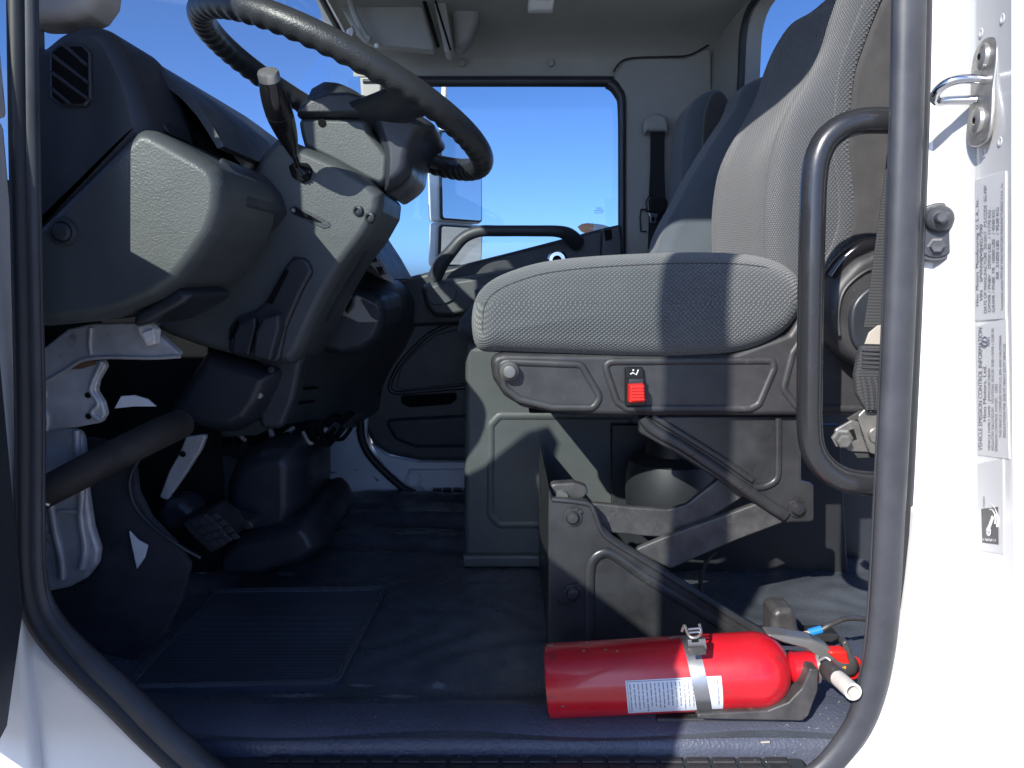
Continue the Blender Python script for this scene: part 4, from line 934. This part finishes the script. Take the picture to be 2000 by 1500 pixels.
jtext(s2, 'VEHICLE FAMILY NAME :  JHMX2V0CVBNN', 1937, 880, 5, 160)
jtext(s2, 'REGULATORY SUB-CATEGORY :  VOCATIONAL VEHICLES: 19,500 < GVWR ≤ 33,000 LBS.', 1944, 880, 5, 240)
jtext(s2, 'EMISSION CONTROL SYSTEM :   LRRS', 1951, 882, 5, 132)
jtext(s2, 'THIS VEHICLE COMPLIES WITH U.S. EPA AND CALIFORNIA', 1959, 855, 5, 200)
jtext(s2, 'REGULATIONS FOR 2018 MY HEAVY-DUTY VEHICLES.', 1967, 855, 5, 185)
ec = jp(1927, 667)
tube('emblem', [ec + fdir * math.cos(a) * .008 + Vector((0, 0, math.sin(a) * .0055)) + fn * .0016 for a in [2 * math.pi * k / 20 for k in range(20)]], .0009, m_ink, s2, closed=True, sm=0, seg=6)
tube('emblem', [ec + fdir * .007 + fn * .0016, ec - fdir * .007 + fn * .0016], .0007, m_ink, s2, sm=0, seg=6)
jtext(s2, 'HINO', 1936, 676, 4, 18)
s3, q3 = sticker('asset_sticker', [(1912, 906), (1961, 896), (1962, 1082), (1914, 1075)], 'lowest white sticker on the jamb with a dark square emblem', [])
jtext(s3, '5PVNV8JV0J4S57590', 1926, 992, 4, 22)
qq = [jp(x, y, .0016) for x, y in ((1919, 994), (1952, 990), (1953, 1064), (1921, 1060))]
bm = bmesh.new(); bm.faces.new([bm.verts.new(p) for p in qq]); finish('emblem_square', bm, m_seatpl, s3, smooth=False)
t_ = jp(1926, 1058)
text('lettering', 'INSIGHT', .0135, jp(1921, 1052, .0016), (-fdir), (0, 0, 1), m_label, s3, xs=1.0, ext=.0001, lift=.0) if False else None
# INSIGHT reads across the face
x_l = jp(1922, 1056, .0018); x_r = jp(1951, 1058, .0018)
tt = text('lettering', 'INSIGHT', .02, x_l, (x_r - x_l).normalized(), (0, 0, 1), m_label, s3, ext=.0001, lift=.0)
w_ = max((v.co - x_l).dot((x_r - x_l).normalized()) for v in tt.data.vertices); uu = (x_r - x_l).normalized()
for v in tt.data.vertices:
    d_ = (v.co - x_l).dot(uu); v.co = v.co - uu * d_ + uu * d_ * (x_r - x_l).length / w_
tube('symbol', [jp(1933, 1036, .002), jp(1938, 1024, .002), jp(1943, 1010, .002)], .0022, m_label, s3, seg=8, sm=2)
lathe('symbol', [(.006, 0), (.006, .0006), (.0035, .0006), (.0035, 0)], jp(1934, 1038, .0018), fn, m_label, s3, seg=20)
for rr in (.011, .017): tube('symbol', [jp(1940, 1012, .002) + fdir * math.cos(a) * rr * 1.0 + Vector((0, 0, math.sin(a) * rr)) for a in [R(60 + 20 * k) for k in range(8)]], .0012, m_label, s3, seg=6, sm=0)
for (x, y) in ((1958, 36), (1916, 64), (1953, 276), (1923, 298)):
    o = lathe('spot_weld', [(.006, 0), (.005, .0007), (.0035, .0007), (.0025, .0002), (.0001, .0001)], jp(x, y), fn, m_white, jamb, seg=16)
# ------------------------------------------------------------ fire extinguisher
fe = thing('fire_extinguisher', 'scuffed red fire extinguisher lying on its side in a bracket', 'fire extinguisher', W(1300, 1400, 1.11))
A0 = W(1071, 1329, 1.125); A1 = W(1500, 1306, 1.095)
ax = (A1 - A0).normalized(); Lc = (A1 - A0).length
rb = .0555
prof = [(.0001, .004), (rb * .8, .004), (rb - .006, .001), (rb - .001, .0), (rb, .003), (rb, Lc * .55), (rb, Lc * .94)]
for k in range(1, 9):
    a = k / 8 * math.pi / 2 * .84; prof.append((rb * (math.cos(a) ** .85), Lc * .94 + .052 * math.sin(a)))
prof += [(.0235, Lc * .94 + .056), (.0225, Lc * .94 + .060), (.0225, Lc * .94 + .090)]
lathe('cylinder', prof, A0, ax, m_red, fe, seg=64)
lathe('collar', [(.0245, .0), (.0245, .004), (.022, .006)], A0 + ax * (Lc * .94 + .088), ax, m_zinc, fe, seg=32)
lathe('valve_body', [(.019, 0), (.021, .01), (.020, .03), (.016, .05), (.009, .058), (.0001, .06)], A0 + ax * (Lc * .94 + .092), ax, m_arm, fe, seg=24)
vb = A0 + ax * (Lc * .94 + .115)
PP('lever_handle', [(1490, 1238), (1540, 1243), (1590, 1251), (1618, 1264), (1640, 1284), (1654, 1310), (1642, 1322), (1622, 1306), (1600, 1285), (1575, 1268), (1530, 1256)], 1.075, 1.105, m_clear, fe, r=.004, cr=.01, label='clear grey plastic operating handle')
PP('trigger', [(1612, 1272), (1655, 1272), (1662, 1300), (1650, 1330), (1640, 1316), (1640, 1296)], 1.07, 1.09, m_redp, fe, r=.004, cr=.006, label='red operating trigger')
PP('gauge_edge', [(1640, 1304), (1653, 1302), (1652, 1310), (1642, 1311)], 1.067, 1.07, m_amber, fe, r=.001)
PP('handle_tip', [(1645, 1256), (1656, 1250), (1662, 1268), (1668, 1290), (1664, 1320), (1650, 1330), (1652, 1300), (1650, 1275)], 1.082, 1.10, m_arm, fe, r=.003, cr=.006)
n0 = W(1612, 1302, 1.06); n1 = W(1656, 1342, .985); nd = (n1 - n0).normalized()
lathe('nozzle_body', [(.008, 0), (.0135, .01), (.0135, .036), (.0115, .045)], n0, nd, m_arm, fe, seg=24)
lathe('nozzle', [(.0105, .04), (.0115, .05), (.0115, .092), (.0085, .092), (.0080, .06), (.0001, .06)], n0, nd, m_wht, fe, seg=28)
lathe('gauge', [(.017, 0), (.017, .012), (.013, .014), (.0001, .0145)], W(1656, 1300, 1.105), (.3, -1, .2), m_redp, fe, seg=24)
tube('pin', [W(1600, 1290, 1.05), W(1612, 1284, 1.045), W(1622, 1290, 1.04)], .0022, m_zinc, fe, seg=8)
# band
def cyl_pt(t, phi, off=0):   # on the cylinder, phi 0 = toward viewer, +90 = up
    side = Vector((0, -1, 0)); side = (side - ax * side.dot(ax)).normalized(); upv = side.cross(ax); 
    if upv.z < 0: upv = -upv
    return A0 + ax * t + (side * math.cos(phi) + upv * math.sin(phi)) * (rb + off)
def cyl_patch(name, t0, t1, p0, p1, off, mat, parent, nt_=2, npn=24, skew=0, thick=.001):
    top = [[cyl_pt(t0 + (t1 - t0) * i / nt_ + skew * (j / npn), p0 + (p1 - p0) * j / npn, off) for i in range(nt_ + 1)] for j in range(npn + 1)]
    bot = [[cyl_pt(t0 + (t1 - t0) * i / nt_ + skew * (j / npn), p0 + (p1 - p0) * j / npn, off - thick) for i in range(nt_ + 1)] for j in range(npn + 1)]
    secs = [a + list(reversed(b)) for a, b in zip(top, bot)]
    return loft(name, secs, mat, parent, ang=30)
def t_at(px): return (W(px, 1310, 1.11) - A0).dot(ax)
tb = t_at(1368)
band = thing('clamp_band', 'steel clamp band with buckle around the red extinguisher', 'clamp', cyl_pt(tb, 0))
cyl_patch('strap', tb - .0115, tb + .0105, R(-80), R(100), .0015, m_strap, band, skew=-.016)
tb2 = tb - .013
PP('latch', [(1343, 1250), (1378, 1248), (1381, 1268), (1345, 1270)], 1.038, 1.046, m_strap, band, r=.001)
PP('latch_foot', [(1342, 1268), (1379, 1266), (1380, 1279), (1346, 1281)], 1.032, 1.036, m_arm, band, r=.001)
PP('latch_hole', [(1350, 1248), (1364, 1247), (1365, 1254), (1352, 1255)], 1.0365, 1.04, m_black, band, r=.0003)
tube('wire_bail', [W(1332, 1232, 1.07), W(1337, 1222, 1.06), W(1342, 1235, 1.045), W(1350, 1245, 1.037), W(1362, 1244, 1.037), W(1369, 1236, 1.045), W(1366, 1220, 1.06)], .0022, m_zinc, band, seg=8)
tube('wire_bail', [W(1344, 1236, 1.045), W(1367, 1234, 1.045)], .002, m_strap, band, seg=8, sm=0)
tube('wire_bail', [W(1344, 1229, 1.05), W(1367, 1227, 1.05)], .002, m_strap, band, seg=8, sm=0)
# instruction label
lb0, lb1 = t_at(1219), t_at(1397)
cyl_patch('instruction_label', lb0, lb1, R(-38), R(23), .0006, m_label2, fe, nt_=6, thick=.0005)
random.seed(3)
nl = 22
for k in range(nl):
    tt_ = lb0 + .006 + (lb1 - lb0 - .012) * k / (nl - 1)
    if abs(tt_ - tb) < .012: continue
    a = R(18); e = R(-34 + random.random() * 14)
    while a > e:
        n_ = R(random.uniform(4, 12)); cyl_patch('print_line', tt_ - .0010, tt_ + .0010, max(a - n_, e), a, .0009, m_inkl, fe, nt_=1, npn=3, thick=.0002); a -= n_ + R(1.6)
cyl_patch('print_border', lb0 + .0022, lb0 + .0028, R(-36), R(21.5), .0009, m_ink, fe, nt_=1, thick=.0002)
cyl_patch('print_border', lb0 + .0022, lb1 - .0022, R(20.7), R(21.5), .0009, m_ink, fe, nt_=4, npn=2, thick=.0002)
# paint chips
for (x, y, s_) in ((1078, 1262, 5), (1325, 1246, 7), (1144, 1274, 2.5), (1187, 1272, 2.5), (1209, 1275, 2), (1097, 1379, 2.5), (1151, 1256, 3), (1347, 1310, 1.5), (1140, 1258, 2), (1316, 1248, 4)):
    t = t_at(x); yc = 1329 - (x - 1071) * 23 / 429
    ph = math.asin(max(-.98, min(.98, (yc - y) / 75))) + R(31)
    c0 = [cyl_pt(t + math.cos(a) * s_ * .0011 * random.uniform(.6, 1.3), ph + math.sin(a) * s_ * .015 * random.uniform(.6, 1.2), .0005) for a in [2 * math.pi * k / 9 for k in range(9)]]
    bm = bmesh.new(); bm.faces.new([bm.verts.new(p) for p in c0]); finish('paint_chip', bm, m_zinc, fe, smooth=False)
# bracket cradle
cr_ = thing('extinguisher_bracket', 'black plastic cradle under the red extinguisher', 'bracket', W(1480, 1405, 1.09))
PP('cradle', [(1362, 1395), (1500, 1388), (1540, 1372), (1566, 1345), (1578, 1318), (1582, 1306), (1600, 1308), (1598, 1350), (1580, 1398), (1568, 1409), (1362, 1405)], 1.05, 1.075, m_arm, cr_, r=.003, cr=.004)
PP('cradle', [(1362, 1372), (1500, 1366), (1540, 1352), (1566, 1330), (1578, 1312), (1598, 1312), (1596, 1340), (1570, 1390), (1362, 1388)], 1.13, 1.155, m_seatpl, cr_, r=.003, cr=.004)
box('cradle_base', (.22, 1.085, FZ + .0), (.41, 1.155, FZ + .014), m_seatpl, cr_)
# rubber block and cable behind
rbk = PP('rubber_block', [(1508, 1250), (1510, 1200), (1520, 1191), (1548, 1190), (1556, 1200), (1562, 1236), (1580, 1252)], 1.24, 1.30, m_arm, r=.01, cr=.01)
tag(rbk, 'worn grey rubber block on the floor behind the extinguisher', 'block')
cb = thing('floor_cable', 'thin grey cable with a bright blue connector by the extinguisher', 'cable', W(1600, 1230, 1.2))
tube('wire', [W(1604, 1230, 1.19), W(1622, 1220, 1.19), W(1650, 1209, 1.2), W(1680, 1208, 1.22), W(1720, 1216, 1.23), W(1780, 1225, 1.25)], .0042, m_arm, cb, seg=10)
tube('connector', [W(1580, 1236, 1.19), W(1604, 1229, 1.19)], .0065, m_blue, cb, sm=0)
tube('connector_end', [W(1570, 1238, 1.19), W(1581, 1236, 1.19)], .004, m_beige, cb, sm=0)
hsw = PP('floor_cover_plate', [(0, 0)] * 3, 1, 1.1, m_sill) if False else None
tp = [G(x, y, FZ + .012) for x, y in ((1360, 1228), (1640, 1232), (1690, 1260), (1700, 1310), (1690, 1350), (1640, 1378), (1560, 1385), (1420, 1380))]
bm = bmesh.new(); t0 = [bm.verts.new(p) for p in tp]; t1 = [bm.verts.new(Vector((p.x, p.y, FZ - .02))) for p in tp]; bm.faces.new(t0); bridge(bm, t0, t1)
bmesh.ops.bevel(bm, geom=[e for e in bm.edges if all(v in t0 for v in e.verts)], offset=.006, segments=3, affect='EDGES')
tag(finish('floor_plate', bm, m_sill, ang=60), 'raised dark rubber floor plate under the extinguisher valve', 'floor plate')
# ------------------------------------------------------------ floor mat
mt = thing('floor_mat', 'ribbed black rubber heel mat on the footwell floor', 'floor mat', rel(480, 1240))
mq = [(413, 1152), (756, 1148), (662, 1328), (640, 1336), (236, 1346)]
mp_ = [G(x, y, FZ + .013) for x, y in mq]
bm = bmesh.new(); t0 = [bm.verts.new(p) for p in mp_]; t1 = [bm.verts.new(Vector((p.x, p.y, FZ - .02))) for p in mp_]; bm.faces.new(t0); bridge(bm, t0, t1)
finish('ribbed_sheet', bm, m_mat, mt, smooth=False)
for f_ in (1.0, .972, .945):
    c_ = sum(mp_, Vector()) / len(mp_)
    tube('border_ridge', fillet([c_ + (p - c_) * f_ + Vector((0, 0, .001)) for p in mp_], .01, 3), .0026, m_floor, mt, closed=True, sm=0, seg=6)
# scuff plate with pressed cells
sc = thing('scuff_plate', 'black plastic step plate with pressed cells along the sill', 'step plate', (0, 1.01, FZ - .03))
box('plate', (-.52, .985, FZ - .045), (.43, 1.051, FZ - .026), m_dash2, sc, bev=.006)
zt_ = FZ - .026
cell = None
for r_ in range(3):
    for k in range(20):
        x = -.345 + k * .0385 + .001
        y = 1.049 - .009 - r_ * .0165
        if cell is None:
            cell = box('cell', (-.0165, -.0062, 0), (.0165, .0062, .005), m_seatpl, None, bev=.003)
            c_ = cell
        else: c_ = cell.copy(); COL.objects.link(c_)
        c_.parent = sc; c_.location = Vector((x, y, zt_ - .001)) - sc.location
        c_.matrix_parent_inverse = Matrix.Identity(4)
for k in range(5):
    lathe('plate_screw', [(.008, 0), (.007, .003), (.0001, .0035)], (-.28 + k * .165, 1.018, zt_ + .002), (0, 0, 1), m_smooth, sc, seg=14)
struct(box('footwell_dark_box', (-1.0, 1.55, -.62), (-.615, 1.60, .02), m_black, bev=.004))  # added black box that keeps the depth of the footwell dark
# ------------------------------------------------------------ footwell left: brackets, bar, pedals
br = thing('metal_bracket', 'bare grey metal bracket plates under the dashboard end', 'bracket', W(140, 760, 1.2))
PP('upper_arm', [(40, 740), (75, 688), (132, 642), (180, 632), (268, 630), (312, 656), (356, 695), (300, 699), (205, 697), (160, 702), (130, 722), (78, 752), (40, 780)], 1.19, 1.21, m_silver, br, r=.004, cr=.006)
tube('rolled_edge', [W(x, y, 1.189) for x, y in ((60, 760), (90, 745), (130, 722), (160, 704), (205, 698), (300, 699), (352, 696))], .003, m_silver, br, seg=8)
tube('pressed_rib', [W(178, 640, 1.188), W(176, 668, 1.188), W(178, 692, 1.188)], .004, m_silver, br, seg=8)
PP('hinge_plate', [(40, 745), (78, 748), (140, 716), (200, 702), (206, 716), (190, 744), (186, 764), (200, 786), (206, 810), (196, 826), (150, 835), (40, 848)], 1.20, 1.215, m_silver, br, r=.004, cr=.01)
tube('pressed_rib', [W(x, y, 1.198) for x, y in ((200, 706), (184, 740), (178, 762), (192, 788), (180, 806), (196, 822))], .004, m_silver, br, seg=8)
tube('pressed_rib', [W(x, y, 1.198) for x, y in ((76, 756), (86, 770), (78, 790), (92, 815), (90, 840))], .005, m_silver, br, seg=8)
for (x, y) in ((172, 772), (173, 813), (74, 824)): lathe('bolt_hole', [(.0048, 0), (.0048, -.0008), (.0001, -.001)], W(x, y, 1.199), (0, 1, 0), m_black, br, seg=14)
PP('rust_patch', [(124, 716), (150, 704), (188, 700), (186, 712), (160, 720), (130, 722)], 1.1975, 1.2, m_orange, br, r=.0008, cr=.004)
cn = thing('plug_connector', 'small cream plastic plug hanging from the metal bracket', 'connector', W(290, 650, 1.18))
PP('plug', [(268, 638), (290, 632), (304, 645), (302, 672), (286, 676), (272, 655)], 1.165, 1.185, m_wht, cn, r=.003, cr=.003)
PP('plug_step', [(276, 650), (298, 642), (302, 662), (284, 668)], 1.155, 1.166, m_wht, cn, r=.002)
hp = thing('hinge_pillar', 'dull grey-blue sheet metal hinge pillar low in the footwell', 'pillar', W(120, 1000, 1.2))
PP('sheet', [(30, 845), (158, 838), (164, 900), (168, 960), (178, 1030), (192, 1075), (188, 1104), (168, 1130), (130, 1150), (75, 1160), (30, 1162)], 1.215, 1.235, m_silver, hp, r=.008, cr=.02)
tube('pressed_rib', [W(x, y, 1.213) for x, y in ((72, 885), (86, 940), (100, 990), (108, 1040), (120, 1090), (122, 1130))], .006, m_silver, hp, seg=8)
tube('pressed_rib', [W(x, y, 1.213) for x, y in ((150, 840), (152, 900), (160, 960), (158, 1010), (166, 1070), (160, 1110))], .006, m_silver, hp, seg=8)
tube('pressed_rib', [W(x, y, 1.213) for x, y in ((115, 1000), (160, 998))], .004, m_silver, hp, seg=8)
lathe('bolt', [(.012, 0), (.011, -.004), (.006, -.006), (.0001, -.006)], W(78, 1030, 1.212), (0, 1, 0), m_silver, hp, seg=16)
# grubby padded bar
bar = thing('padded_bar', 'grubby brown-black padded bar slanting under the dashboard', 'bar', W(200, 900, 1.25))
tube('padding', [W(74, 968, 1.16), W(140, 934, 1.17), W(220, 892, 1.2), W(300, 852, 1.26), W(352, 828, 1.34)], [.0245, .025, .0255, .026, .026], m_pipe, bar, seg=20)
tube('steel_end', [W(40, 985, 1.15), W(80, 966, 1.16)], .019, m_pipe, bar, sm=0)
tube('clip', [W(70, 960, 1.125), W(82, 980, 1.125), W(96, 986, 1.13)], .003, m_zinc, bar, seg=6)
# dark footwell side liner
ln = PP('footwell_liner', [(150, 850), (240, 870), (262, 905), (268, 960), (292, 1010), (340, 1060), (372, 1105), (352, 1175), (320, 1240), (240, 1310), (120, 1210), (90, 1150), (165, 1140), (195, 1100), (180, 1010)], 1.26, 1.275, m_carpet, r=.004, cr=.02)
tag(ln, 'dark felt liner low on the left wall of the footwell', 'liner')
wp = PP('white_patch', [(223, 798), (236, 774), (262, 772), (288, 780), (304, 794), (262, 794)], 1.235, 1.24, m_whited, r=.001)
tag(wp, 'pale body panel glimpsed through the gap above the padded bar', 'panel')
wp2 = PP('white_patch', [(252, 1038), (268, 1055), (288, 1066), (282, 1090), (267, 1111), (256, 1060)], 1.25, 1.255, m_whited, r=.001)
tag(wp2, 'pale body panel glimpsed through the gap below the padded bar', 'panel')
# pedals
bp_ = thing('brake_pedal', 'ribbed black rubber brake pedal on a grey arm', 'pedal', W(390, 1040, 1.5))
PP('arm', [(362, 854), (404, 848), (392, 880), (360, 930), (326, 978), (310, 972), (330, 920), (350, 885)], 1.42, 1.435, m_silver, bp_, r=.004, cr=.006)
lathe('arm_hole', [(.006, 0), (.006, -.001), (.0001, -.0012)], W(357, 887, 1.418), (0, 1, 0), m_black, bp_, seg=14)
PP('pedal_pad', [(352, 1024), (400, 1004), (430, 1024), (446, 1050), (440, 1066), (410, 1082), (372, 1046)], 1.40, 1.50, m_seatpl, bp_, r=.006, cr=.006)
for i in range(4):
    for j in range(4):
        x = 372 + i * 14 + j * 12; y = 1022 + j * 13 - i * 5
        PP('tread_block', [(x, y), (x + 10, y - 5), (x + 19, y + 4), (x + 9, y + 9)], 1.396, 1.40, m_seal, bp_, r=.001)
PP('pedal_boot', [(300, 1010), (318, 978), (350, 975), (380, 1000), (372, 1020), (344, 1040), (320, 1040)], 1.44, 1.52, m_smooth, bp_, r=.02, cr=.02)
ac = thing('accelerator_pedal', 'flat black accelerator pedal right of the brake pedal', 'pedal', W(460, 1020, 1.6))
PP('pedal_plate', [(402, 1002), (424, 998), (450, 1008), (488, 1018), (497, 1030), (486, 1036), (460, 1032), (430, 1020)], 1.53, 1.58, m_seatpl, ac, r=.005, cr=.006)
tube('cable', [W(276, 890, 1.25), W(254, 935, 1.25), (W(262, 985, 1.25)), W(300, 1030, 1.25), W(350, 1066, 1.25), W(392, 1090, 1.26)], .0032, m_smooth, None, seg=8)
tag(bpy.data.objects['cable'], 'thin black cable curving down to the footwell floor', 'cable')
dm = lathe('floor_button', [(.042, 0), (.040, .01), (.037, .035), (.028, .048), (.012, .052), (.0001, .053)], G(382, 1138, FZ) + Vector((0, .03, 0)), (0, -.1, 1), m_smooth, seg=32)
tag(dm, 'rounded black rubber dimmer dome on the footwell floor', 'floor button')
# transmission hump
hump = thing('floor_hump', 'black rubber-covered hump rising behind the pedals', 'floor hump', W(500, 1130, 1.5))
PP('front_boot', [(428, 1080), (424, 960), (446, 900), (500, 872), (568, 866), (586, 910), (586, 1000), (575, 1060), (500, 1085)], 1.60, 1.95, m_smooth, hump, r=.045, rd=.09, cr=.05)
PP('skirt', [(408, 1140), (416, 1080), (450, 1052), (520, 1040), (588, 1012), (612, 1035), (634, 1080), (590, 1112), (500, 1138)], 1.54, 1.95, m_smooth, hump, r=.03, rd=.10, cr=.03)
# ragged dark wiring under the dash
wr = thing('wiring_harness', 'tangle of dark wires and clips under the dashboard', 'wiring', W(560, 860, 1.8))
for k in range(16):
    x = 400 + k * 16; random.seed(k)
    tube('wire', [W(x, 838 + random.random() * 14, 1.72), W(x + 14, 858 + random.random() * 12, 1.70), W(x + 30, 846 + random.random() * 14, 1.74), W(x + 46, 836, 1.76)], .004 + random.random() * .004, m_black if k % 4 else m_beige, wr, seg=6, sm=4)
for (x, y) in ((575, 862), (640, 822), (668, 818), (600, 836)):
    PP('wire_clip', [(x - 16, y + 4), (x + 10, y - 12), (x + 22, y - 6), (x, y + 14)], 1.9, 1.94, m_black, wr, r=.004)
# ------------------------------------------------------------ overhead: console, visor, lamp
oc = thing('overhead_console', 'grey overhead console and visor rail above the windshield', 'console', W(800, 0, 2.2))
PP('console_bulge', [(872, -80), (880, 20), (886, 90), (900, 96), (918, 78), (934, 40), (942, 0), (945, -80)], 2.26, 2.34, m_trim, oc, r=.02, cr=.01)
PP('console_edge', [(828, -80), (858, -80), (884, 92), (878, 104), (868, 100)], 2.22, 2.30, m_liner, oc, r=.006)
tube('dark_slot', [W(814, -60, 2.215), W(828, 0, 2.215), W(856, 92, 2.215)], .0055, m_black, oc, sm=0, seg=8)
tube('dark_slot', [W(838, -60, 2.21), W(850, 0, 2.21), W(880, 98, 2.21)], .003, m_black, oc, sm=0, seg=8)
vs_ = thing('sun_visor', 'pale grey folded sun visor with a metal clip', 'sun visor', W(700, 20, 2.2))
PP('visor_panel', [(626, -60), (800, -80), (850, 92), (846, 100), (760, 92), (716, 84), (690, 60)], 2.24, 2.28, m_trim, vs_, r=.008, cr=.01)
tube('visor_rod', [W(672, -40, 2.2), W(690, 20, 2.2), W(712, 66, 2.2), W(724, 76, 2.2)], .009, m_trim, vs_, seg=10)
PP('visor_clip', [(676, 58), (688, 50), (692, 60), (688, 70), (684, 78), (676, 76)], 2.17, 2.2, m_zinc, vs_, r=.003)
lathe('hook', [(.006, 0), (.006, .01), (.0001, .012)], W(736, 88, 2.18), (0, -1, -.5), m_label, vs_, seg=12)
il = box('dome_lamp', W(1032, -8, 2.0) + Vector((0, 0, -.01)), W(1085, -8, 2.0) + Vector((0, .1, .03)), m_lens, bev=.006)
tag(il, 'small pale dome lamp at the top edge on the headliner', 'lamp')
# seam of the headliner corner
tube('headliner_seam', [W(x, y, 2.40) for x, y in ((1198, 140), (1214, 120), (1240, 113), (1300, 111), (1345, 108), (1384, 88))], .0028, m_seal2, None, seg=6)
tag(bpy.data.objects['headliner_seam'], 'dark seam where the headliner meets the pillar trim', 'seam')

# grit and crumbs lying on the rubber
random.seed(11); bm = bmesh.new()
for k in range(150):
    if k < 95: x = 1580 + random.gauss(0, 60); y = 1385 + random.gauss(0, 40); z = FZ + .0145
    else: x = random.uniform(420, 1300); y = random.uniform(1350, 1440); z = FZ + .0145
    if x > 1690: continue
    p = G(x, y, z)
    if p.y < 1.125: a_ = math.asin(min(1, (1.125 - p.y) / .072)); p = Vector((p.x, p.y, FZ + .0145 - .032 * (1 - math.cos(a_))))
    r_ = random.uniform(.0004, .0011)
    vs_g = [bm.verts.new(p + Vector((math.cos(t) * r_ * random.uniform(.5, 1.5), math.sin(t) * r_ * random.uniform(.5, 1.5), .0006 + random.random() * .0006))) for t in (0, 1.3, 2.6, 3.9, 5.1)]
    c_g = bm.verts.new(p + Vector((0, 0, .0016)))
    for i in range(5): bm.faces.new((vs_g[i], vs_g[(i + 1) % 5], c_g))
gr = finish('grit', bm, m_beige, smooth=False); gr['kind'] = 'stuff'; gr['label'] = 'pale grit and crumbs scattered on the sill and floor rubber'
p0_, p1_ = G(1486, 1450, FZ - .003), G(1503, 1449, FZ - .003)
tag(tube('straw', [p0_, p1_], .0016, m_beige, None, seg=6, sm=0), 'tiny pale straw fragment on the rubber sill right of centre', 'straw')
